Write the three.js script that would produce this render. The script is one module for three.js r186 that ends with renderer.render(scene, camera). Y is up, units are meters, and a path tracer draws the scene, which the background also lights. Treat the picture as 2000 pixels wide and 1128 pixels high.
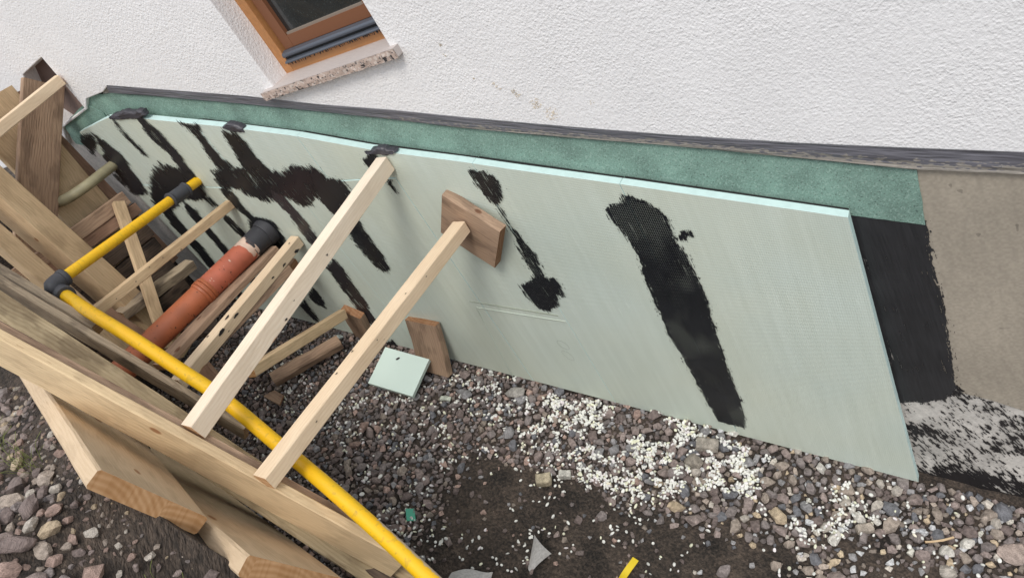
import * as THREE from 'three';
import { ConvexGeometry } from 'three/addons/geometries/ConvexGeometry.js';
import { mergeGeometries, mergeVertices } from 'three/addons/utils/BufferGeometryUtils.js';

// ---------------------------------------------------------------- camera, sky, sun, exposure
const scene = new THREE.Scene();
const camera = new THREE.PerspectiveCamera(42.51, 1024 / 577, 0.05, 200);
camera.position.set(0, 2.7, 1.735);
camera.up.set(0.0481, 0.7045, -0.7081);                 // the phone was held turned about 32 degrees
camera.lookAt(-0.596, 2.7 - 0.5486, 1.735 - 0.5863);
scene.add(camera);
const renderer = new THREE.WebGLRenderer({ antialias: true });
renderer.toneMapping = THREE.LinearToneMapping;
renderer.toneMappingExposure = 1.6;
renderer.shadowMap.enabled = true;
{ // overcast sky: brighter towards the zenith, no bright patches
  const W = 64, H = 32, d = new Float32Array(W * H * 4);
  for (let j = 0; j < H; j++) for (let i = 0; i < W; i++) {
    const el = Math.sin(((j + 0.5) / H - 0.5) * Math.PI), k = (j * W + i) * 4;
    const L = el > 0 ? 1.0 * (1 + 1.6 * el) / 2.6 : 0.12;
    d[k] = L * 0.955; d[k + 1] = L; d[k + 2] = L * 1.075; d[k + 3] = 1;
  }
  const t = new THREE.DataTexture(d, W, H, THREE.RGBAFormat, THREE.FloatType);
  t.mapping = THREE.EquirectangularReflectionMapping; t.magFilter = THREE.LinearFilter; t.minFilter = THREE.LinearFilter; t.needsUpdate = true;
  scene.background = t; scene.environment = t;
}
const sun = new THREE.DirectionalLight(0xfff9f1, 1.1);
sun.position.set(1.0, 7.5, 4.2); sun.target.position.set(-1.6, 1, 0.3);
sun.castShadow = true; sun.shadow.radius = 34; sun.shadow.mapSize.set(2048, 2048);
Object.assign(sun.shadow.camera, { left: -5, right: 5, top: 5, bottom: -5, near: 0.5, far: 20 });
scene.add(sun, sun.target);

// ---------------------------------------------------------------- helpers
function rng(seed) { let s = seed >>> 0; return () => { s = (s + 0x6D2B79F5) | 0; let t = Math.imul(s ^ (s >>> 15), 1 | s); t = (t + Math.imul(t ^ (t >>> 7), 61 | t)) ^ t; return ((t ^ (t >>> 14)) >>> 0) / 4294967296; }; }
const PERM = (() => { const r = rng(77), p = new Uint8Array(512); const a = [...Array(256).keys()]; for (let i = 255; i > 0; i--) { const j = (r() * (i + 1)) | 0; [a[i], a[j]] = [a[j], a[i]]; } for (let i = 0; i < 512; i++) p[i] = a[i & 255]; return p; })();
const fade = t => t * t * (3 - 2 * t), clamp = (v, a = 0, b = 1) => v < a ? a : v > b ? b : v, mix = (a, b, t) => a + (b - a) * t, sstep = (a, b, v) => fade(clamp((v - a) / (b - a)));
function vn(x, y, px = 256, py = 256) { // tileable value noise, 0..1
  const xi = Math.floor(x), yi = Math.floor(y), u = fade(x - xi), v = fade(y - yi);
  const m = (a, n) => ((a % n) + n) % n, x0 = m(xi, px), x1 = m(xi + 1, px), y0 = m(yi, py), y1 = m(yi + 1, py);
  const h = (a, b) => PERM[(PERM[a & 255] + b) & 255] / 255;
  return mix(mix(h(x0, y0), h(x1, y0), u), mix(h(x0, y1), h(x1, y1), u), v);
}
function fbm(x, y, o = 4, px = 256, py = 256) { let s = 0, a = 0.5, n = 0; for (let i = 0; i < o; i++) { s += a * vn(x + i * 17, y + i * 31, px, py); n += a; a *= 0.5; x *= 2; y *= 2; px *= 2; py *= 2; } return s / n; }
function tex(w, h, fn, { srgb = true, repeat = [1, 1], wrap = true } = {}) { // fn(u 0..1, v 0..1, i, j) -> [r,g,b,a] 0..255
  const d = new Uint8Array(w * h * 4);
  for (let j = 0; j < h; j++) for (let i = 0; i < w; i++) { const c = fn((i + 0.5) / w, (j + 0.5) / h, i, j), k = (j * w + i) * 4; d[k] = clamp(c[0], 0, 255); d[k + 1] = clamp(c[1], 0, 255); d[k + 2] = clamp(c[2], 0, 255); d[k + 3] = c.length > 3 ? clamp(c[3], 0, 255) : 255; }
  const t = new THREE.DataTexture(d, w, h); t.magFilter = THREE.LinearFilter; t.minFilter = THREE.LinearMipmapLinearFilter; t.generateMipmaps = true;
  t.wrapS = t.wrapT = wrap ? THREE.RepeatWrapping : THREE.ClampToEdgeWrapping; t.repeat.set(...repeat); if (srgb) t.colorSpace = THREE.SRGBColorSpace; t.needsUpdate = true; return t;
}
const std = (o) => new THREE.MeshStandardMaterial({ roughness: 0.85, metalness: 0, side: THREE.DoubleSide, ...o });
const rgb = (r, g, b) => new THREE.Color(r / 255, g / 255, b / 255).convertSRGBToLinear();
const names = {};
function numbered(n) { const k = names[n] = (names[n] ?? -1) + 1; return k ? `${n}_${String(k).padStart(3, '0')}` : n; }
function shade(o) { o.traverse(c => { if (c.isMesh) { c.castShadow = true; c.receiveShadow = true; } }); return o; }
function tag(o, label, category, group, kind) { o.userData = { label, category }; if (group) o.userData.group = group; if (kind) o.userData.kind = kind; return o; }
function thing(name, pos, label, category, group) { const g = new THREE.Group(); g.name = numbered(name); g.position.set(...pos); scene.add(g); return tag(g, label, category, group); }
function single(name, geo, mat, label, category, group) { const m = new THREE.Mesh(geo, mat); m.name = numbered(name); scene.add(m); shade(m); return tag(m, label, category, group); }
// a part whose geometry is given in scene metres, put under a group that is only moved, not turned
function part(name, geo, mat, parent) { const m = new THREE.Mesh(geo, mat); m.name = name; parent.add(m); parent.updateWorldMatrix(true, false); const p = new THREE.Vector3().setFromMatrixPosition(parent.matrixWorld); if (geo.userData.local) m.position.set(...geo.userData.local); else m.position.copy(p.negate()); m.castShadow = m.receiveShadow = true; return m; }
const box = (x0, x1, y0, y1, z0, z1) => { const g = new THREE.BoxGeometry(x1 - x0, y1 - y0, z1 - z0); g.translate((x0 + x1) / 2, (y0 + y1) / 2, (z0 + z1) / 2); return g; };
function lerpY(list, x) { const a = list; if (x <= a[0][0]) { const s = (a[1][1] - a[0][1]) / (a[1][0] - a[0][0]); return a[0][1] + s * (x - a[0][0]); } for (let i = 1; i < a.length; i++) if (x <= a[i][0]) return mix(a[i - 1][1], a[i][1], (x - a[i - 1][0]) / (a[i][0] - a[i - 1][0])); const n = a.length, s = (a[n - 1][1] - a[n - 2][1]) / (a[n - 1][0] - a[n - 2][0]); return a[n - 1][1] + s * (x - a[n - 1][0]); }
// ---------------------------------------------------------------- materials
const WOODS = {};
function wood(kind) { // planed and rough-sawn softwood; one tile is 1.2 m along the grain, 0.3 m across
  if (WOODS[kind]) return WOODS[kind];
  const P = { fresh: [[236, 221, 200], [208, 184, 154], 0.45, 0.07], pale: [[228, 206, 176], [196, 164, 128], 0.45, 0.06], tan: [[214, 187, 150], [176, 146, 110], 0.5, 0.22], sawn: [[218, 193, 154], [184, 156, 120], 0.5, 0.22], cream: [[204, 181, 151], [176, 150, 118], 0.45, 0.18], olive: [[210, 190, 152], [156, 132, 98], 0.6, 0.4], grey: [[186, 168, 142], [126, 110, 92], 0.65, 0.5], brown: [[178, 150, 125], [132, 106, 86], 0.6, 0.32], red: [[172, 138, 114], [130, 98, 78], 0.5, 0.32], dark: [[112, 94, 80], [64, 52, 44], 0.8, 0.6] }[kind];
  const s = kind.length * 13 + kind.charCodeAt(0), knots = []; const r = rng(s * 31);
  for (let i = 0; i < 2; i++) knots.push([r(), r(), 0.006 + r() * 0.012]);
  const grain = (u, v) => { let y = v * 0.3, x = u * 1.2, kn = 0; for (const [ku, kv, kr] of knots) { let dx = (u - ku) * 1.2, dy = (v - kv) * 0.3; const q = Math.hypot(dx * 0.55, dy) / kr; kn = Math.max(kn, 1 - q); y += dy * 0.9 * Math.exp(-q * q * 0.35) * -0.6; } const w = fbm(u * 6 + s, v * 3, 3, 6, 3) * 0.03; return [0.5 + 0.5 * Math.sin((y + w * 1.6) * 520 + 9 * fbm(u * 3, v * 5 + s, 3, 3, 5)) * (0.35 + 0.9 * fbm(u * 5 + 8, v * 4, 2, 5, 4)), clamp(kn * 2.2), x]; };
  const W = 1024, H = 256;
  const map = tex(W, H, (u, v) => {
    const [g, kn] = grain(u, v), fine = vn(u * 40, v * 180 + s, 40, 180), blot = fbm(u * 5 + s, v * 3, 4, 5, 3), stain = sstep(0.5, 0.72, fbm(u * 9, v * 5 + s * 2, 4, 9, 5)) * P[3], spk = vn(u * 500, v * 140, 500, 140) > 0.93 ? 0.12 * P[3] : 0;
    const crack = P[3] > 0.1 && vn(u * 3 + s, v * 46 + s, 3, 46) > 0.90 && Math.abs(fbm(u * 14, v * 46, 2, 14, 46) - 0.5) < 0.06 ? 0.5 : 0, saw = P[3] * 0.10 * (vn(u * 130 + v * 30, 7, 160, 9) - 0.5), dirt = sstep(0.52, 0.7, fbm(u * 14 + 5, v * 10 + s, 5, 14, 10)) * P[3] * 0.8;
    let t = clamp(crack + saw + dirt * 0.6 + P[2] * (0.5 * g * g + 0.5 * fine) + (blot - 0.5) * 0.55 + stain * 0.7 + spk + kn * 0.55, 0, 1.25);
    const c = [0, 1, 2].map(k => mix(P[0][k], P[1][k], t) * (1 - 0.22 * stain) * (1 - 0.25 * dirt)); if (kn > 0.3) { c[0] *= 1 - 0.16 * kn; c[1] *= 1 - 0.28 * kn; c[2] *= 1 - 0.36 * kn; } return c;
  }, { repeat: [1 / 1.2, 1 / 0.3] });
  const bump = tex(512, 256, (u, v) => { const [g, kn] = grain(u, v); const c = 255 * clamp(0.55 * vn(u * 60, v * 220, 60, 220) + 0.25 * g + 0.2 * fbm(u * 20, v * 40, 3, 20, 40)); return [c, c, c]; }, { srgb: false, repeat: [1 / 1.2, 1 / 0.3] });
  const e = [0, 1, 2].map(k => mix(P[0][k], P[1][k], 0.35));
  const end = tex(256, 256, (u, v) => { const rr = Math.hypot(u - 0.3, v + 0.35), ring = 0.5 + 0.5 * Math.sin(rr * 95 + 4 * fbm(u * 5, v * 5)), saw = vn(u * 50 + v * 8, 3); const t = 0.4 * ring + 0.35 * saw + 0.3 * fbm(u * 12, v * 12); return [e[0] * (1.02 - 0.2 * t), e[1] * (0.94 - 0.26 * t), e[2] * (0.86 - 0.34 * t)]; }, { repeat: [1 / 0.25, 1 / 0.25] });
  return WOODS[kind] = [std({ map, bumpMap: bump, bumpScale: kind === 'fresh' || kind === 'pale' ? 0.0006 : 0.0014, roughness: 0.82 }), std({ map: end, bumpMap: end, bumpScale: 0.0012, roughness: 0.9 })];
}
// a length of sawn timber: local x along, y wide, z thick; edges chamfered, faces a little uneven; group 0 sides, 1 ends
function timberGeo(L, w, t, seed, { bev = 0.003, rough = 0.0015, bow = 0.004, cut = 0 } = {}) {
  const r = rng(seed), b = Math.min(bev, w / 5, t / 5), n = Math.max(5, Math.min(16, Math.round(L / 0.12))), hw = w / 2, ht = t / 2;
  const sec = [[-hw + b, -ht], [hw - b, -ht], [hw, -ht + b], [hw, ht - b], [hw - b, ht], [-hw + b, ht], [-hw, ht - b], [-hw, -ht + b]];
  const by = (r() - 0.5) * 2 * bow, bz = (r() - 0.5) * bow, rings = [];
  for (let j = 0; j <= n; j++) { const s = j / n, q = 4 * s * (1 - s); rings.push(sec.map(([y, z], k) => { const jit = (j === 0 || j === n) ? 0.6 : 1; let x = (s - 0.5) * L; if (j === 0) x += cut * y; if (j === n) x += -cut * y; return [x + (j === 0 || j === n ? (r() - 0.5) * rough : 0), y + by * q + (r() - 0.5) * rough * jit, z + bz * q + (r() - 0.5) * rough * jit]; })); }
  const pos = [], uv = [], u0 = r() * 3, v0 = r() * 3; let per = [0]; for (let k = 0; k < 8; k++) { const a = sec[k], c = sec[(k + 1) % 8]; per.push(per[k] + Math.hypot(c[0] - a[0], c[1] - a[1])); }
  const put = (p, a, c) => { pos.push(...p); uv.push(a, c); };
  for (let k = 0; k < 8; k++) { const k1 = (k + 1) % 8; for (let j = 0; j < n; j++) { const A = rings[j][k], B = rings[j + 1][k], Cc = rings[j + 1][k1], D = rings[j][k1], ua = u0 + A[0], ub = u0 + B[0], va = v0 + per[k], vb = v0 + per[k + 1]; put(A, ua, va); put(B, ub, va); put(Cc, ub, vb); put(A, ua, va); put(Cc, ub, vb); put(D, ua, vb); } }
  const sides = pos.length / 3;
  for (const j of [0, n]) { const R = rings[j], c = R.reduce((a, p) => [a[0] + p[0] / 8, a[1] + p[1] / 8, a[2] + p[2] / 8], [0, 0, 0]); for (let k = 0; k < 8; k++) { const a = R[k], d = R[(k + 1) % 8], tri = j ? [a, d] : [d, a]; put(c, c[1] + u0, c[2] + v0); put(tri[0], tri[0][1] + u0, tri[0][2] + v0); put(tri[1], tri[1][1] + u0, tri[1][2] + v0); } }
  const g = new THREE.BufferGeometry(); g.setAttribute('position', new THREE.Float32BufferAttribute(pos, 3)); g.setAttribute('uv', new THREE.Float32BufferAttribute(uv, 2)); g.addGroup(0, sides, 0); g.addGroup(sides, pos.length / 3 - sides, 1); g.computeVertexNormals(); return g;
}
let tseed = 11;
function orient(o, b) { const e1 = new THREE.Vector3(...b[2]).normalize(), e3 = new THREE.Vector3(...b[3]); e3.addScaledVector(e1, -e3.dot(e1)).normalize(); const e2 = new THREE.Vector3().crossVectors(e3, e1); o.quaternion.setFromRotationMatrix(new THREE.Matrix4().makeBasis(e1, e2, e3)); o.position.set(...b[0]); return o; }
function timber(name, b, kind, label, category, group, opt) { const m = new THREE.Mesh(timberGeo(b[1][0], b[1][1], b[1][2], tseed++, opt), wood(kind)); m.name = numbered(name); orient(m, b); scene.add(m); shade(m); return tag(m, label, category, group); }
// black bitumen spots spattered on a timber face (s2 or s3 gives the face)
const bitMat = std({ color: rgb(38, 34, 34), roughness: 0.55 });
function spatter(m, b, face, n, seed, size = 0.008) { const r = rng(seed); for (let i = 0; i < n; i++) { const g = new THREE.CircleGeometry(1, 9), p = g.attributes.position; for (let k = 1; k < p.count; k++) { const q = 0.55 + r() * 0.6; p.setXY(k, p.getX(k) * q, p.getY(k) * q); } p.setXY(p.count - 1, p.getX(1), p.getY(1)); const s = size * (0.4 + r() * 1.1); g.scale(s * (1 + r()), s * 0.7, 1); const o = new THREE.Mesh(g, bitMat); o.name = 'bitumen_spot'; const x = (r() - 0.5) * b[1][0] * 0.92, a = (r() - 0.5) * 0.7; if (face === 'top') o.position.set(x, a * b[1][1], b[1][2] / 2 + 0.0016); else { o.rotation.x = -Math.PI / 2; o.position.set(x, b[1][1] / 2 + 0.0016, a * b[1][2]); } o.receiveShadow = true; m.add(o); } }

const plasterMat = (() => {
  const h = (u, v) => { const a = fbm(u * 170, v * 170, 3, 170, 170), b = fbm(u * 60 + 5, v * 60, 2, 60, 60), c = fbm(u * 5, v * 5 + 3, 3, 5, 5); return clamp((Math.pow(a, 1.3) * 0.9 + b * 0.3 - 0.1) * (0.55 + 0.9 * c)); };
  const bump = tex(1024, 1024, (u, v) => { const c = 255 * h(u, v); return [c, c, c]; }, { srgb: false, repeat: [1 / 0.9, 1 / 0.9] });
  const map = tex(512, 512, (u, v) => { const q = fbm(u * 6, v * 6, 4, 6, 6), f = vn(u * 150, v * 150, 150, 150); const k = 240 + (q - 0.5) * 10 + (f - 0.5) * 8; return [k, k - 1.5, k - 2]; }, { repeat: [1 / 0.9, 1 / 0.9] });
  return std({ map, bumpMap: bump, bumpScale: 0.002, roughness: 0.93 });
})();
const foamFace = (() => { // pale green extruded foam with a pressed waffle skin; brushed streaks
  const map = tex(1024, 1024, (u, v) => { const st = fbm(u * 60, v * 4, 3, 60, 4), q = fbm(u * 4, v * 4 + 9, 3, 4, 4), q2 = fbm(u * 3 + 7, v * 3, 3, 3, 3) - 0.5, scr = vn(u * 210 + v * 9, v * 3 + 4, 219, 3) > 0.955 ? 7 : 0, spk = vn(u * 330 + 5, v * 330, 330, 330) > 0.992 && vn(u * 20, v * 20, 20, 20) > 0.6 ? -60 : 0, wf = 0.5 + 0.25 * (Math.cos(u * Math.PI * 2 * 150) + Math.cos(v * Math.PI * 2 * 150)); const k = (st - 0.5) * 10 + (q - 0.5) * 10 + (wf - 0.5) * 5 + scr + spk; return [208 + k + q2 * 10, 217 + k + q2 * 3, 204 + k * 1.1 - q2 * 6]; }, { repeat: [1, 1] });
  const bump = tex(1024, 1024, (u, v) => { const wf = 0.5 + 0.25 * (Math.cos(u * Math.PI * 2 * 150) + Math.cos(v * Math.PI * 2 * 150)); const c = 255 * clamp(wf * 0.6 + 0.4 * fbm(u * 50, v * 3, 3, 50, 3)); return [c, c, c]; }, { srgb: false });
  return std({ map, bumpMap: bump, bumpScale: 0.0013, roughness: 0.5 });
})();
const foamCore = std({ color: rgb(208, 232, 228), roughness: 0.75, map: tex(128, 128, (u, v) => { const k = 238 + 17 * fbm(u * 14, v * 14, 3, 14, 14); return [k, k, k]; }, { repeat: [4, 4] }) });
const soilMat = (() => {
  const map = tex(1024, 1024, (u, v) => { const a = fbm(u * 9, v * 9, 5, 9, 9), f = fbm(u * 120, v * 120, 2, 120, 120), g = vn(u * 340, v * 340, 340, 340); let k = 0.72 + (a - 0.5) * 0.75 + (f - 0.5) * 0.7; if (g > 0.955) k += 0.55; if (g < 0.06) k -= 0.3; return [84 * k, 73 * k, 64 * k]; }, { repeat: [1 / 0.8, 1 / 0.8] });
  const bump = tex(1024, 1024, (u, v) => { const c = 255 * clamp(0.6 * fbm(u * 60, v * 60, 4, 60, 60) + 0.4 * fbm(u * 220, v * 220, 2, 220, 220)); return [c, c, c]; }, { srgb: false, repeat: [1 / 0.8, 1 / 0.8] });
  return std({ map, bumpMap: bump, bumpScale: 0.009, roughness: 0.97 });
})();
const stoneTex = tex(256, 256, (u, v) => { const a = fbm(u * 6, v * 6, 4, 6, 6), f = vn(u * 60, v * 60, 60, 60); const k = 200 + (a - 0.5) * 120 + (f - 0.5) * 60; return [k, k, k]; }, { repeat: [9, 9] });
const STONES = [[124, 112, 107], [116, 108, 105], [136, 125, 115], [120, 118, 118], [152, 145, 136], [102, 91, 87], [132, 113, 104], [178, 172, 164], [98, 98, 101], [150, 135, 114]];
const stoneMats = STONES.map(c => std({ color: rgb(...c.map(v => Math.min(255, v * 1.45))), map: stoneTex, bumpMap: stoneTex, bumpScale: 0.003, roughness: 0.92 }));

// ---------------------------------------------------------------- measured outlines (metres; x along the wall, y up)
const B = {
  S1: [[-1.927,1.733,0.608],[1.102,0.05,0.06],[-0.047,-0.074,0.996],[0.071,0.994,0.078]],
  S2: [[-1.739,1.507,0.646],[1.084,0.058,0.049],[-0.067,0.029,0.997],[0.042,0.999,-0.027]],
  S3: [[-2.679,1.489,0.451],[0.785,0.049,0.05],[-0.036,-0.022,0.999],[0.151,0.988,0.027]],
  S4: [[-2.915,1.775,0.418],[0.727,0.036,0.039],[-0.037,0.105,0.994],[0.042,0.994,-0.104]],
  S5: [[-2.615,1.217,0.392],[0.62,0.04,0.046],[0.188,0.411,0.892],[-0.013,0.909,-0.416]],
  P2: [[-1.693,1.454,0.076],[0.25,0.232,0.039],[0.762,-0.618,0.193],[-0.21,0.046,0.977]],
  P6: [[-2.303,0.853,0.107],[0.278,0.173,0.037],[0.203,0.948,-0.245],[-0.034,0.257,0.966]],
  P5: [[-2.717,0.939,0.061],[0.278,0.12,0.037],[0.399,0.909,0.117],[-0.131,-0.07,0.989]],
  S6: [[-3.372,2.446,0.413],[0.769,0.035,0.045],[-0.072,-0.043,0.997],[0.083,0.995,0.049]],
  C: [[-2.11,1.842,1.203],[1.813,0.03,0.125],[0.586,-0.809,-0.038],[0.78,0.577,-0.242]],
  A: [[-2.649,1.927,0.955],[1.401,0.023,0.08],[0.722,-0.69,0.055],[0.692,0.72,-0.054]],
  A2: [[-3.024,2.116,0.856],[0.831,0.025,0.066],[0.719,-0.693,0.055],[0.679,0.718,0.156]],
  B: [[-2.258,1.688,1.114],[2.006,0.125,0.03],[0.698,-0.711,0.078],[0.695,0.7,0.162]],
  D: [[-2.435,1.775,1.184],[1.321,0.32,0.05],[0.947,-0.058,0.315],[0.321,0.186,-0.929]],
  E: [[-2.322,1.391,1.196],[1.443,0.311,0.054],[0.973,-0.008,0.232],[0.222,0.315,-0.923]],
  Fb: [[-1.905,1.203,1.172],[1.352,0.032,0.079],[0.846,-0.519,0.12],[0.528,0.847,-0.063]],
  G: [[-3.433,2.074,0.506],[1.649,0.11,0.124],[0.019,-0.999,-0.031],[0.971,0.025,-0.236]],
  H1: [[-3.39,2.0,0.665],[1.4,0.075,0.06],[0.034,-0.999,-0.01],[0.99,0.035,-0.135]],
  T1: [[-3.545,2.223,0.287],[0.757,0.167,0.028],[-0.068,-0.676,0.734],[-0.997,0.072,-0.026]],
  T2: [[-3.624,2.0,0.158],[1.0,0.179,0.025],[-0.005,-1.0,-0.0],[0.999,-0.005,-0.045]],
  T0: [[-3.613,2.071,0.224],[0.948,0.206,0.04],[0.003,-0.997,0.077],[1.0,0.004,0.003]],
  T0b: [[-3.607,2.015,0.255],[0.894,0.195,0.03],[0.015,-1.0,0.022],[1.0,0.015,-0.004]],
  K1: [[-3.478,1.953,0.37],[0.495,0.061,0.03],[-0.024,0.098,0.995],[0.999,0.048,0.019]],
  K2: [[-3.482,1.895,0.372],[0.545,0.052,0.03],[-0.035,0.111,0.993],[0.999,0.015,0.034]],
  L7: [[-3.307,1.668,0.391],[0.718,0.052,0.03],[0.348,-0.733,0.584],[-0.932,-0.34,0.128]],
  L8: [[-3.349,1.56,0.373],[0.408,0.063,0.044],[-0.032,0.166,0.986],[0.205,0.966,-0.156]],
  U1: [[-2.819,1.508,0.448],[0.697,0.089,0.03],[-0.053,0.025,0.998],[-0.012,1.0,-0.026]],
  S3b: [[-2.687,1.46,0.461],[0.564,0.043,0.04],[-0.065,0.062,0.996],[-0.069,0.995,-0.067]],
  C2: [[-2.164,1.866,1.177],[1.686,0.034,0.119],[0.586,-0.809,-0.038],[0.78,0.577,-0.242]]
};
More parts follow.
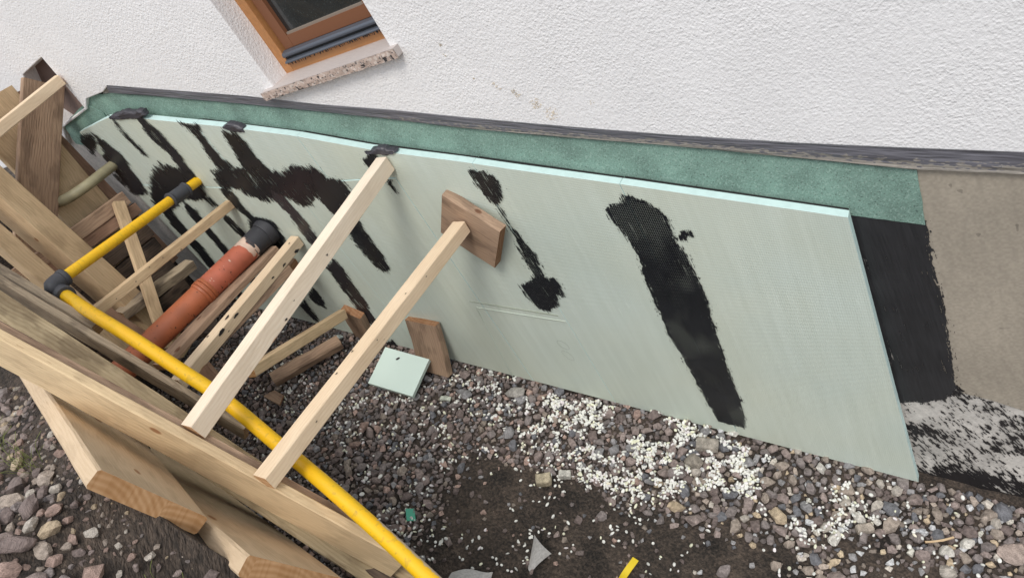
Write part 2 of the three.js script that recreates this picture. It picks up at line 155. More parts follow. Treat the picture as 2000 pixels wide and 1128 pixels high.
const SM = {
  a1: [[-3.183,2.262],[-3.173,2.234],[-3.179,2.208],[-3.191,2.187],[-3.183,2.161],[-3.179,2.132],[-3.176,2.107],[-3.173,2.081],[-3.174,2.052],[-3.197,2.069],[-3.2,2.099],[-3.2,2.136],[-3.204,2.169],[-3.203,2.201],[-3.192,2.235]],
  a2: [[-3.018,2.216],[-2.985,2.208],[-2.982,2.188],[-2.967,2.155],[-2.957,2.117],[-2.956,2.082],[-2.953,2.038],[-2.964,1.983],[-2.968,1.947],[-2.968,1.914],[-2.995,1.906],[-3.02,1.94],[-3.029,1.971],[-3.016,2.009],[-3.016,2.042],[-3.029,2.069],[-3.043,2.1],[-3.044,2.136],[-3.043,2.167],[-3.02,2.197]],
  a3: [[-3.43,2.167],[-3.382,2.174],[-3.364,2.149],[-3.355,2.118],[-3.341,2.085],[-3.354,2.044],[-3.373,2.021],[-3.385,1.975],[-3.393,1.935],[-3.401,1.9],[-3.411,1.881],[-3.451,1.88],[-3.527,1.888],[-3.523,1.915],[-3.532,1.954],[-3.54,1.988],[-3.542,2.011],[-3.508,2.028],[-3.452,2.036],[-3.437,2.06],[-3.461,2.077],[-3.49,2.087],[-3.48,2.107],[-3.443,2.126]],
  a3b: [[-3.523,2.224],[-3.482,2.226],[-3.435,2.222],[-3.433,2.201],[-3.442,2.178],[-3.485,2.16],[-3.511,2.14],[-3.538,2.127],[-3.556,2.14],[-3.541,2.172],[-3.549,2.195]],
  a3c: [[-3.405,2.218],[-3.393,2.203],[-3.397,2.164],[-3.416,2.162],[-3.41,2.188]],
  b1: [[-3.184,1.99],[-3.131,1.998],[-3.08,1.976],[-3.018,1.942],[-2.984,1.918],[-2.976,1.863],[-3.008,1.795],[-2.99,1.745],[-3.021,1.74],[-3.039,1.79],[-3.106,1.801],[-3.185,1.813],[-3.263,1.796],[-3.355,1.77],[-3.427,1.76],[-3.444,1.813],[-3.28,1.952]],
  b2: [[-3.321,1.902],[-3.272,1.875],[-3.354,1.76],[-3.368,1.648],[-3.384,1.543],[-3.398,1.412],[-3.463,1.395],[-3.448,1.551],[-3.445,1.669],[-3.427,1.76],[-3.389,1.874]],
  b3: [[-3.205,1.787],[-3.165,1.742],[-3.189,1.656],[-3.191,1.564],[-3.194,1.49],[-3.253,1.475],[-3.24,1.58],[-3.239,1.683],[-3.236,1.762]],
  b4: [[-2.999,1.694],[-2.977,1.657],[-2.97,1.607],[-2.972,1.548],[-3.005,1.541],[-3.023,1.594],[-3.031,1.655]],
  b5: [[-2.794,2.144],[-2.694,2.11],[-2.722,2.069],[-2.729,2.014],[-2.717,1.946],[-2.693,1.917],[-2.716,1.896],[-2.785,1.908],[-2.784,1.959],[-2.761,2.037],[-2.764,2.102]],
  b6a: [[-2.588,2.056],[-2.524,2.035],[-2.514,1.987],[-2.524,1.918],[-2.51,1.85],[-2.639,1.873],[-2.614,1.975]],
  b6b: [[-2.823,1.907],[-2.747,1.91],[-2.627,1.884],[-2.511,1.859],[-2.481,1.837],[-2.428,1.827],[-2.335,1.839],[-2.283,1.821],[-2.245,1.81],[-2.239,1.786],[-2.242,1.75],[-2.354,1.691],[-2.425,1.66],[-2.49,1.678],[-2.496,1.705],[-2.58,1.718],[-2.655,1.721],[-2.727,1.75],[-2.765,1.801],[-2.857,1.816],[-2.855,1.869]],
  b6c: [[-2.58,1.762],[-2.535,1.72],[-2.529,1.649],[-2.531,1.569],[-2.535,1.495],[-2.551,1.431],[-2.601,1.436],[-2.595,1.559],[-2.585,1.648],[-2.599,1.721]],
  b6d: [[-2.239,1.754],[-2.213,1.761],[-2.168,1.738],[-2.166,1.686],[-2.213,1.653],[-2.332,1.594],[-2.346,1.656],[-2.338,1.73],[-2.297,1.796],[-2.245,1.81]],
  b6e: [[-2.877,1.819],[-2.823,1.792],[-2.831,1.721],[-2.82,1.654],[-2.787,1.64],[-2.753,1.617],[-2.746,1.578],[-2.765,1.513],[-2.825,1.559],[-2.854,1.611],[-2.863,1.67],[-2.884,1.738],[-2.883,1.793]],
  b7: [[-2.334,1.489],[-2.304,1.547],[-2.228,1.545],[-2.243,1.504],[-2.245,1.442],[-2.242,1.36],[-2.258,1.296],[-2.277,1.279],[-2.313,1.282],[-2.327,1.341],[-2.335,1.416]],
  b8: [[-2.62,1.329],[-2.539,1.371],[-2.529,1.321],[-2.544,1.242],[-2.55,1.117],[-2.598,0.977],[-2.637,0.955],[-2.644,1.057],[-2.637,1.197]],
  b9: [[-2.878,1.634],[-2.777,1.639],[-2.72,1.603],[-2.737,1.529],[-2.788,1.466],[-2.879,1.436],[-2.951,1.474],[-2.96,1.536]],
  b10: [[-1.972,1.812],[-1.931,1.822],[-1.921,1.802],[-1.968,1.775],[-1.991,1.779],[-1.99,1.801]],
  b11: [[-1.958,1.69],[-1.933,1.701],[-1.942,1.646],[-1.951,1.666]],
  d2: [[-3.377,1.619],[-3.38,1.58],[-3.372,1.562],[-3.38,1.5],[-3.394,1.425],[-3.403,1.372],[-3.438,1.375],[-3.419,1.487],[-3.405,1.561]],
  d6: [[-2.991,1.459],[-2.981,1.43],[-2.976,1.397],[-2.983,1.364],[-3.008,1.366],[-3.009,1.422]],
  d7: [[-3.234,1.363],[-3.188,1.353],[-3.187,1.288],[-3.245,1.274],[-3.237,1.328]],
  d8: [[-3.458,1.265],[-3.396,1.286],[-3.396,1.204],[-3.459,1.176],[-3.456,1.233]],
  e1: [[-2.887,1.175],[-2.827,1.206],[-2.826,1.157],[-2.841,1.115],[-2.852,1.086],[-2.875,1.095],[-2.891,1.103],[-2.911,1.14]],
  e2: [[-3.034,1.095],[-2.963,1.136],[-2.969,1.07],[-2.978,1.025],[-3.004,0.984],[-3.022,1.004],[-3.029,1.058]],
  e4: [[-2.628,0.821],[-2.576,0.843],[-2.582,0.798],[-2.631,0.798]],
  r1: [[-1.077,1.5],[-1.036,1.479],[-1.004,1.46],[-0.98,1.419],[-0.965,1.398],[-0.967,1.326],[-0.973,1.286],[-0.952,1.233],[-0.953,1.181],[-0.955,1.128],[-0.948,1.062],[-0.963,0.949],[-0.974,0.805],[-0.99,0.636],[-0.995,0.498],[-1.005,0.381],[-1.03,0.311],[-1.081,0.328],[-1.123,0.347],[-1.132,0.475],[-1.137,0.631],[-1.142,0.753],[-1.152,0.857],[-1.147,0.969],[-1.143,1.052],[-1.139,1.132],[-1.123,1.23],[-1.127,1.315],[-1.144,1.378],[-1.156,1.45],[-1.131,1.47],[-1.089,1.469]],
  r2: [[-0.962,1.305],[-0.926,1.33],[-0.916,1.314],[-0.945,1.298]],
  m1: [[-1.57,1.678],[-1.534,1.669],[-1.485,1.643],[-1.493,1.587],[-1.519,1.55],[-1.552,1.53],[-1.565,1.549],[-1.576,1.601]],
  m2: [[-1.551,1.538],[-1.539,1.493],[-1.549,1.433],[-1.532,1.404],[-1.525,1.34],[-1.509,1.292],[-1.516,1.255],[-1.525,1.198],[-1.539,1.17],[-1.57,1.177],[-1.567,1.231],[-1.565,1.298],[-1.549,1.388],[-1.552,1.443],[-1.55,1.504]],
  m3: [[-1.578,1.178],[-1.535,1.179],[-1.491,1.166],[-1.481,1.136],[-1.493,1.076],[-1.521,1.088],[-1.543,1.028],[-1.56,1.028],[-1.607,1.004],[-1.634,1.021],[-1.65,1.075],[-1.651,1.148],[-1.627,1.151]]
};
const LUMP = {l1:[[-3.199,2.257],[-3.165,2.261],[-3.129,2.259],[-3.082,2.26],[-3.058,2.258],[-3.007,2.241],[-2.978,2.243],[-2.954,2.234],[-2.953,2.213],[-3.006,2.206],[-3.042,2.216],[-3.086,2.222],[-3.123,2.232],[-3.175,2.242]],l2:[[-2.575,2.074],[-2.546,2.077],[-2.527,2.08],[-2.498,2.07],[-2.484,2.06],[-2.475,2.045],[-2.475,2.028],[-2.524,2.038],[-2.553,2.053]],l3:[[-1.963,1.834],[-1.937,1.833],[-1.925,1.835],[-1.895,1.84],[-1.863,1.828],[-1.848,1.817],[-1.825,1.809],[-1.842,1.806],[-1.873,1.801],[-1.891,1.807],[-1.918,1.819],[-1.934,1.824]]};
const L = {
  tapeTop: [[-3.094,2.369],[-2.832,2.287],[-2.373,2.144],[-2.065,2.036],[-1.777,1.947],[-1.518,1.86],[-1.183,1.752],[-0.884,1.659],[-0.554,1.563],[-0.319,1.501],[-0.06,1.435]],
  tapeBot: [[-3.134,2.338],[-2.877,2.261],[-2.413,2.114],[-2.095,2.009],[-1.807,1.912],[-1.547,1.82],[-1.205,1.712],[-0.9,1.62],[-0.567,1.512],[-0.283,1.419],[-0.064,1.365]],
  greenTop: [[-3.306,2.36],[-3.152,2.335],[-2.894,2.258],[-2.427,2.11],[-2.107,2.005],[-1.818,1.908],[-1.556,1.815],[-1.212,1.706],[-0.905,1.614],[-0.57,1.505],[-0.285,1.411]],
  patch: [[-3.388,2.32],[-3.333,2.254],[-3.347,2.2],[-3.558,2.144],[-3.699,2.188],[-3.667,2.283]],
  boardTop: [[-3.386,2.251],[-3.192,2.261],[-3.015,2.212],[-2.845,2.159],[-2.58,2.077],[-2.248,1.964],[-1.937,1.839],[-1.587,1.721],[-1.411,1.657],[-1.054,1.533],[-0.463,1.32]],
  joint: [[-3.313,1.909],[-2.755,1.799],[-2.468,1.772],[-2.082,1.729]],
  opening: [[-3.352,2.567],[-3.374,2.318],[-3.637,2.286],[-3.718,2.431],[-3.587,2.543]],
  crease: [[-1.956,1.074],[-1.573,0.973],[-1.555,0.937],[-1.943,1.036],[-2.024,0.46]]
};
const PIPE = {
  w: [-2.984,1.88,0.06],
  e: [-2.939,1.982,0.8],
  leg: [[-2.935,1.96,0.805],[-2.693,1.887,0.863],[-2.456,1.807,0.912],[-2.293,1.71,0.943],[-2.117,1.607,0.977],[-1.914,1.471,1.036],[-1.708,1.38,1.1],[-1.515,1.3,1.165],[-1.292,1.227,1.246],[-1.091,1.176,1.318]],
  or: [[-2.812,1.568,0.06],[-2.88,1.551,0.2],[-2.913,1.559,0.45],[-2.959,1.57,0.83]],
  cond: [[-3.473,2.055,0.05],[-3.471,2.059,0.12],[-3.47,2.063,0.211],[-3.52,2.065,0.293],[-3.6,2.071,0.325]]
};

// ---------------------------------------------------------------- the ground
const floorY = (x) => -0.14 - 0.36 * x;
const zBank = (x) => x < -1.8 ? 1.345 + 0.336 * (x + 1.8) : 1.345 + 0.05 * (x + 1.8);
const BT = [[-4.6, 1.98], [-3.0, 1.93], [-2.2, 1.88], [-1.98, 1.84], [-1.82, 1.70], [-1.66, 1.49], [-1.5, 1.35], [-1.2, 1.10], [-0.6, 0.55], [0, -0.05], [1.6, -0.75]];
const bankTop = (x, z) => Math.max(floorY(x) - 0.05, lerpY(BT, x) + 0.35 * clamp(z - 1.47, 0, 0.4));
function sheet(x0, x1, nx, z0, z1, nz, fy) {
  const pos = [], uv = [], idx = [];
  for (let j = 0; j <= nz; j++) for (let i = 0; i <= nx; i++) { const x = mix(x0, x1, i / nx), z = mix(z0, z1, j / nz); pos.push(x, fy(x, z), z); uv.push(x, z * 1.02); }
  for (let j = 0; j < nz; j++) for (let i = 0; i < nx; i++) { const a = j * (nx + 1) + i; idx.push(a, a + nx + 1, a + 1, a + 1, a + nx + 1, a + nx + 2); }
  const g = new THREE.BufferGeometry(); g.setAttribute('position', new THREE.Float32BufferAttribute(pos, 3)); g.setAttribute('uv', new THREE.Float32BufferAttribute(uv, 2)); g.setIndex(idx); g.computeVertexNormals(); return g;
}
const lump = (x, z) => 0.045 * (fbm(x * 3 + 40, z * 3 + 40, 3) - 0.5) + 0.016 * (fbm(x * 18 + 60, z * 18 + 20, 3) - 0.5);
const floorH = (x, z) => floorY(x) + lump(x, z) + 0.03 * sstep(0.45, 0.9, z);
const bankH = (x, z) => bankTop(x, z) + 1.3 * lump(x * 1.1 + 3, z);
function structure(name, geo, mat) { const m = new THREE.Mesh(geo, mat); m.name = name; m.userData.kind = 'structure'; m.castShadow = m.receiveShadow = true; scene.add(m); return m; }
const trench = structure('trench_floor', sheet(-4.2, 1.6, 330, -0.02, 1.7, 105, floorH), soilMat);
const bank = structure('bank_ground', mergeGeometries([
  sheet(-4.6, 1.6, 300, 0, 1, 60, (x, s) => s).clone().applyMatrix4(new THREE.Matrix4()), // remapped just below
]), soilMat);
{ const p = bank.geometry.attributes.position, uvb = bank.geometry.attributes.uv; for (let i = 0; i < p.count; i++) { const x = p.getX(i), s = p.getZ(i), zb = zBank(x) + 0.01, z = s < 0.2 ? zb + s * 0.25 : zb + 0.05 + (s - 0.2) * 1.9, k = sstep(0, 0.2, s); p.setZ(i, z); p.setY(i, mix(floorY(x) - 0.1, bankH(x, z), k)); uvb.setXY(i, x, z + p.getY(i)); } bank.geometry.computeVertexNormals(); }
structure('outer_ground', (() => { const g = sheet(-30, 30, 60, 3.2, 40, 40, (x, z) => clamp(bankTop(clamp(x, -4.6, 1.6), 3.2) - 0.03 - 0.3 * clamp(x - 1.6, 0, 2), -1.6, 3)); return g; })(), soilMat);
structure('outer_ground_low', sheet(1.58, 30, 30, -0.02, 3.3, 12, (x, z) => floorY(Math.min(x, 3)) - 0.01 + 0.03 * sstep(0.45, 0.9, z)), soilMat).name = 'lower_ground';
const earth = structure('earth_face', (() => { // the cut earth that closes the far end of the trench
  const g = sheet(0, 1.5, 40, 0, 1.6, 40, () => 0), p = g.attributes.position; for (let i = 0; i < p.count; i++) { const z = p.getX(i), y = 0.6 + p.getZ(i); p.setXYZ(i, -3.82 - 0.05 * fbm(z * 8 + 9, y * 8, 3) , y, z); } g.computeVertexNormals(); return g;
})(), soilMat);
structure('far_ground', sheet(-30, -3.85, 50, -0.02, 3.3, 12, (x, z) => 2.19 + 0.02 * fbm(x * 4, z * 4, 2)), soilMat);

// stones: a few shared shapes, angular and worn
function stoneGeo(seed, detail, flat = false) {
  const r = rng(seed), g = mergeVertices((() => { const q = new THREE.IcosahedronGeometry(1, detail); q.deleteAttribute('normal'); q.deleteAttribute('uv'); return q; })()), p = g.attributes.position, pl = [];
  for (let i = 0; i < 13; i++) { const v = new THREE.Vector3(r() - 0.5, r() - 0.5, r() - 0.5).normalize(); pl.push([v, 0.56 + r() * 0.28]); }
  const sx = 0.85 + r() * 0.5, sy = 0.55 + r() * 0.3, sz = 0.7 + r() * 0.4, v = new THREE.Vector3(), o = r() * 50;
  for (let i = 0; i < p.count; i++) { v.fromBufferAttribute(p, i); let k = 1; for (const [n, d] of pl) { const q = v.dot(n) * k; if (q > d) k *= d / q; } k *= 0.93 + 0.14 * fbm(v.x * 2 + o, v.y * 2 + v.z * 1.7 + o, 3); p.setXYZ(i, v.x * k * sx, v.y * k * sy, v.z * k * sz); }
  const uv = new Float32Array(p.count * 2); for (let i = 0; i < p.count; i++) { uv[2 * i] = p.getX(i) * 0.05 + p.getY(i) * 0.03; uv[2 * i + 1] = p.getZ(i) * 0.05 - p.getY(i) * 0.03; } g.setAttribute('uv', new THREE.BufferAttribute(uv, 2)); if (flat) { const f = g.toNonIndexed(); f.computeVertexNormals(); return f; } g.computeVertexNormals(); return g;
}
function crushed(seed, n) { // a broken, angular stone
  const r = rng(seed), pts = [], sx = 0.8 + r() * 0.5, sy = 0.5 + r() * 0.3, sz = 0.65 + r() * 0.35;
  for (let i = 0; i < n; i++) { const v = new THREE.Vector3(r() - 0.5, r() - 0.5, r() - 0.5).normalize().multiplyScalar(0.78 + 0.3 * r()); pts.push(new THREE.Vector3(v.x * sx, v.y * sy, v.z * sz)); }
  const g = new ConvexGeometry(pts), p = g.attributes.position, uv = new Float32Array(p.count * 2); for (let i = 0; i < p.count; i++) { uv[2 * i] = p.getX(i) * 0.05 + p.getY(i) * 0.03; uv[2 * i + 1] = p.getZ(i) * 0.05 - p.getY(i) * 0.03; } g.setAttribute('uv', new THREE.BufferAttribute(uv, 2)); return g;
}
const stoneShapes = [1, 2, 3, 4, 5, 6, 7, 8, 9, 10, 11, 12].map(i => i % 4 ? crushed(i * 91, 20 + i) : stoneGeo(i * 91, 2, true)), smallShapes = [1, 2, 3, 4, 5, 6].map(i => crushed(i * 57 + 3, 13 + i));
const camP = new THREE.Vector3(0, 2.7, 1.735);
function heap(parent, seed, tries, X, Z, hFn, density, size, H) {
  const r = rng(seed), cell = 0.09, grid = new Map(), out = [];
  const key = (a, b) => a * 4096 + b;
  for (const [share, keep, lo, hi] of size.passes) for (let i = 0; i < tries * share; i++) { // large ones first, small ones into the gaps
    const x = mix(X[0], X[1], r()), z = mix(Z[0], Z[1], r()), d = density(x, z), q = r(); if (q > d * keep) continue;
    const s = mix(lo, hi, r()) * size.scale(x, z), cx = Math.floor((x + 10) / cell), cz = Math.floor((z + 10) / cell); let ok = true;
    for (let a = -1; a <= 1 && ok; a++) for (let b = -1; b <= 1 && ok; b++) for (const o of grid.get(key(cx + a, cz + b)) || []) if (Math.hypot(o.x - x, o.z - z) < (o.s + s) * 0.62) { ok = false; break; }
    if (!ok) continue;
    const st = { x, z, s, y: hFn(x, z) + s * (0.18 + 0.25 * r()), c: r(), rx: (r() - 0.5) * 1.2, ry: r() * 6.28, rz: (r() - 0.5) * 1.2, k: r() };
    const kk = key(cx, cz); if (!grid.has(kk)) grid.set(kk, []); grid.get(kk).push(st); out.push(st);
    H?.(st);
  }
  for (const s of out) s.view = s.s / Math.hypot(s.x - camP.x, s.y - camP.y, s.z - camP.z);
  return out;
}
const viewOK = (() => { camera.aspect = 1024 / 577; camera.updateProjectionMatrix(); camera.updateMatrixWorld(); const v = new THREE.Vector3(); return (s) => { v.set(s.x, s.y, s.z).project(camera); return Math.abs(v.x) < 1.02 && Math.abs(v.y) < 1.03; }; })();
function buildStones(parent, list, palette) {
  const seen = list.filter(viewOK).sort((a, b) => b.view - a.view), own = new Set(seen.slice(0, 290)), geos = [], m4 = new THREE.Matrix4(), q = new THREE.Quaternion(), e = new THREE.Euler();
  for (const s of list) {
    e.set(s.rx, s.ry, s.rz); q.setFromEuler(e); const ci = palette(s);
    if (own.has(s)) { const m = new THREE.Mesh(stoneShapes[(s.k * 12) | 0], stoneMats[ci]); m.name = 'stone'; m.position.set(s.x, s.y, s.z); m.quaternion.copy(q); m.scale.setScalar(s.s); m.castShadow = m.receiveShadow = true; parent.add(m); continue; }
    const g = smallShapes[(s.k * 6) | 0].clone(); m4.compose(new THREE.Vector3(s.x, s.y, s.z), q, new THREE.Vector3(s.s, s.s, s.s)); g.applyMatrix4(m4); const c = rgb(...STONES[ci].map(v => Math.min(255, v * 1.45 * (0.8 + 0.4 * s.c)))), a = new Float32Array(g.attributes.position.count * 3); for (let i = 0; i < a.length; i += 3) { a[i] = c.r; a[i + 1] = c.g; a[i + 2] = c.b; } g.setAttribute('color', new THREE.BufferAttribute(a, 3)); geos.push(g);
  }
  const m = new THREE.Mesh(mergeGeometries(geos), std({ vertexColors: true, map: stoneTex, bumpMap: stoneTex, bumpScale: 0.002, roughness: 0.93 })); m.name = 'gravel'; m.userData.kind = 'stuff'; m.castShadow = m.receiveShadow = true; parent.add(m);
}
// gravel lies thick along the wall and thins out to bare soil towards the bank
const bare = (x, z) => { let d = sstep(0.36, 0.50, z + 0.12 * (fbm(x * 5 + 9, z * 5, 3) - 0.5)) * sstep(-2.25, -1.95, x) * sstep(-0.55, -0.85, x); d = Math.max(d, 0.9 * sstep(0.24, 0.4, z + 0.15 * (fbm(x * 6, z * 6 + 30, 2) - 0.5)) * sstep(-0.85, -0.6, x)); return d; };
const hx0 = -4, hz0 = 0, hs = 0.005, hw = 960, hh = 320, Hmap = new Float32Array(hw * hh);
for (let j = 0; j < hh; j++) for (let i = 0; i < hw; i++) Hmap[j * hw + i] = floorH(hx0 + i * hs, hz0 + j * hs);
const raise = (s) => { const n = Math.ceil(s.s / hs); const ci = Math.round((s.x - hx0) / hs), cj = Math.round((s.z - hz0) / hs); for (let b = -n; b <= n; b++) for (let a = -n; a <= n; a++) { const i = ci + a, j = cj + b, d2 = (a * a + b * b) * hs * hs / (s.s * s.s); if (i < 0 || j < 0 || i >= hw || j >= hh || d2 > 1) continue; const y = s.y + 0.6 * s.s * Math.sqrt(1 - d2); if (y > Hmap[j * hw + i]) Hmap[j * hw + i] = y; } };
const trenchStones = heap(trench, 5, 60000, [-3.6, 0.45], [0.045, 1.25], floorH, (x, z) => 1 - 0.985 * bare(x, z), { passes: [[0.03, 0.35, 0.026, 0.036], [0.12, 0.6, 0.018, 0.026], [0.5, 1, 0.012, 0.018], [0.9, 1, 0.007, 0.012]], scale: (x, z) => (x > -1.3 ? 1.05 : 0.9) * (x < -2.5 ? 0.85 : 1) }, raise);
buildStones(trench, trenchStones, (s) => { const q = s.c; return s.x > -1.3 && q > 0.72 ? [4, 7, 2, 9, 3][(q * 97 | 0) % 5] : [0, 1, 2, 5, 8, 1, 0, 3, 6, 5][(q * 10) | 0]; });
const bankStones = heap(bank, 9, 9000, [-3.2, -1.2], [1.2, 2.4], (x, z) => bankH(x, z) - 0.004, (x, z) => z < zBank(x) + 0.10 ? 0 : (z > zBank(x) + 0.21 && x > -2.1 ? 0.95 : 0.42), { passes: [[0.15, 0.35, 0.030, 0.044], [0.7, 0.7, 0.018, 0.030], [2.5, 1, 0.007, 0.018]], scale: (x, z) => z > zBank(x) + 0.19 ? 1 : 0.55 });
buildStones(bank, bankStones, (s) => [0, 6, 5, 2, 4, 1, 9, 6, 5, 2][(s.c * 10) | 0]);
{ // white foam granules strewn over the gravel
  const r = rng(31), g = new THREE.IcosahedronGeometry(1, 1), cl = [[-1.94, 0.12, 0.16, 0.09, 500], [-1.62, 0.14, 0.22, 0.1, 760], [-1.36, 0.15, 0.25, 0.11, 760], [-1.1, 0.22, 0.22, 0.12, 620], [-0.93, 0.26, 0.18, 0.1, 480], [-0.7, 0.28, 0.16, 0.1, 170], [-1.75, 0.32, 0.3, 0.14, 420], [-1.42, 0.33, 0.2, 0.12, 560], [-2.1, 0.62, 0.28, 0.16, 420], [-2.55, 0.45, 0.3, 0.18, 300], [-2.3, 0.85, 0.3, 0.1, 330], [-2.85, 0.5, 0.25, 0.15, 220], [-1.5, 0.6, 0.5, 0.2, 170], [-0.5, 0.2, 0.3, 0.15, 60], [-3.1, 0.25, 0.2, 0.1, 150]];
  const gauss = () => (r() + r() + r() + r() - 2) * 0.87, list = [];
  for (const [x, z, sx, sz, n] of cl) { for (let i = 0; i < n * 2.1; i++) { const px = x + gauss() * sx * 1.8, pz = z + gauss() * sz * 1.8; if (pz < 0.06 || pz > 1.2) continue; if (fbm(px * 34 + 3, pz * 34 + 8, 3) < 0.40 + 0.24 * r() || fbm(px * 8 + 1, pz * 8 + 5, 3) < 0.40 + 0.14 * r()) continue; list.push([px, pz]); } }
  const im = new THREE.InstancedMesh(g, std({ color: rgb(236, 236, 230), roughness: 0.8 }), list.length), m4 = new THREE.Matrix4(), q = new THREE.Quaternion(), e = new THREE.Euler(), c = new THREE.Color();
  list.forEach(([x, z], i) => { const ii = clamp(Math.round((x - hx0) / hs), 0, hw - 1) | 0, jj = clamp(Math.round((z - hz0) / hs), 0, hh - 1) | 0, s = 0.0036 + 0.0036 * r() * r() + 0.0012; e.set(r() * 3, r() * 3, r() * 3); q.setFromEuler(e); m4.compose(new THREE.Vector3(x, Hmap[jj * hw + ii] + s * (0.1 + 0.5 * r()), z), q, new THREE.Vector3(s * (0.75 + r() * 0.9), s * (0.4 + r() * 0.5), s * (0.7 + r() * 0.5))); im.setMatrixAt(i, m4); const w = r() > 0.75 ? 0.6 + 0.25 * r() : 0.88 + r() * 0.12; im.setColorAt(i, c.setRGB(w, w * (r() > 0.85 ? 0.93 : 0.995), w * (r() > 0.85 ? 0.8 : 0.98))); });
  im.name = 'foam_granules'; scene.add(im); tag(im, 'white foam granules strewn over the gravel along the boards', 'granules', null, 'stuff'); im.castShadow = im.receiveShadow = true;
}
// ---------------------------------------------------------------- the house wall
const T = L.tapeTop, TB = L.tapeBot;
const WX0 = -2.2125, WX1 = -1.6235, WY0 = 2.144, WY1 = 3.35, FZ = -0.067;
const house = thing('house', [-1.9, 1.9, 0], 'white roughcast house wall with a wooden window above the trench', 'house');
const wallShape = new THREE.Shape();
wallShape.moveTo(-14, 2.2); wallShape.lineTo(-3.75, 2.2); wallShape.lineTo(-3.66, 2.279); wallShape.lineTo(L.opening[1][0] + 0.004, 2.312); wallShape.lineTo(-3.306, 2.352); wallShape.lineTo(-3.16, 2.35);
for (const [x, y] of T) wallShape.lineTo(x, y - 0.004);
wallShape.lineTo(0.6, 1.27); wallShape.lineTo(2.2, 0.95); wallShape.lineTo(9, 0.9); wallShape.lineTo(9, 6.5); wallShape.lineTo(-14, 6.5); wallShape.closePath();
const hole = (pts) => { const p = new THREE.Path(); pts.forEach(([x, y], i) => i ? p.lineTo(x, y) : p.moveTo(x, y)); p.closePath(); return p; };
wallShape.holes.push(hole([[WX0, WY0 - 0.03], [WX1, WY0 - 0.03], [WX1, WY1], [WX0, WY1]]));
const OPN = [[-3.352, 2.567], [-3.374, 2.322], [-3.63, 2.294], [-3.70, 2.40], [-3.587, 2.543]];
wallShape.holes.push(hole(OPN));
{ const g = new THREE.ExtrudeGeometry(wallShape, { depth: 0.09, bevelEnabled: true, bevelSize: 0.004, bevelThickness: 0.004, bevelSegments: 2, bevelOffset: -0.004 }); g.translate(0, 0, 0.02 - 0.094); part('render_wall', g, plasterMat, house); }
part('masonry', (() => { const s = new THREE.Shape(); s.moveTo(-14, -2); s.lineTo(9, -2); s.lineTo(9, 6.5); s.lineTo(-14, 6.5); s.closePath(); s.holes.push(hole([[WX0, WY0 - 0.03], [WX1, WY0 - 0.03], [WX1, WY1], [WX0, WY1]]), hole(OPN)); const g = new THREE.ExtrudeGeometry(s, { depth: 0.2, bevelEnabled: false }); g.translate(0, 0, -0.281); return g; })(), std({ color: rgb(150, 146, 140) }), house);
{ // plinth: pale scraped render under the tape, in front of the masonry
  const s = new THREE.Shape(); s.moveTo(-14, -2); s.lineTo(9, -2); s.lineTo(9, 0.98); s.lineTo(2.2, 1.0); s.lineTo(0.6, 1.3); for (let i = T.length - 1; i >= 0; i--) s.lineTo(T[i][0], T[i][1] + 0.02); s.lineTo(-3.30, 2.30); s.lineTo(-3.7, 2.27); s.lineTo(-14, 2.27); s.closePath();
  const g = new THREE.ExtrudeGeometry(s, { depth: 0.076, bevelEnabled: false }); g.translate(0, 0, -0.0785);
  const map = tex(512, 512, (u, v) => { const a = fbm(u * 8, v * 8, 5, 8, 8), f = vn(u * 120, v * 120, 120, 120), st = fbm(u * 40 + v * 20, v * 6, 3, 20, 6); const k = 1 + (a - 0.5) * 0.3 + (f - 0.5) * 0.1 + (st - 0.5) * 0.14; return [200 * k, 195 * k, 188 * k]; }, { repeat: [1.6, 1.6] });
  part('plinth', g, std({ map, bumpMap: map, bumpScale: 0.0015, roughness: 0.9 }), house);
  // smooth beige levelling coat above it, right of the black band
  const c = new THREE.Shape(); c.moveTo(-0.33, 1.45); c.lineTo(-0.33, 0.60); for (const [x, y] of [[-0.30, 0.535], [-0.272, 0.497], [-0.198, 0.466], [-0.12, 0.42], [0.1, 0.33], [0.6, 0.12], [1.6, -0.3], [6, -1.2]]) c.lineTo(x, y); c.lineTo(6, 0.9); c.lineTo(2.2, 1.0); c.lineTo(0.6, 1.29); c.lineTo(-0.06, 1.43); c.closePath();
  const cg = new THREE.ExtrudeGeometry(c, { depth: 0.0025, bevelEnabled: false }); cg.translate(0, 0, -0.0022);
  const m2 = tex(1024, 1024, (u, v) => { const a = fbm(u * 5, v * 5, 4, 5, 5), f = vn(u * 170, v * 170, 170, 170), sc = fbm(u * 90 + v * 12, v * 14, 3, 45, 14), pit = vn(u * 46, v * 46, 46, 46) > 0.972 ? -0.16 : 0; const k = 1 + (a - 0.5) * 0.12 + (f - 0.5) * 0.09 + (sc - 0.5) * 0.08 + pit; return [168 * k, 158 * k, 143 * k]; });
  part('levelling_coat', cg, std({ map: m2, bumpMap: m2, bumpScale: 0.0014, roughness: 0.72 }), house);
}
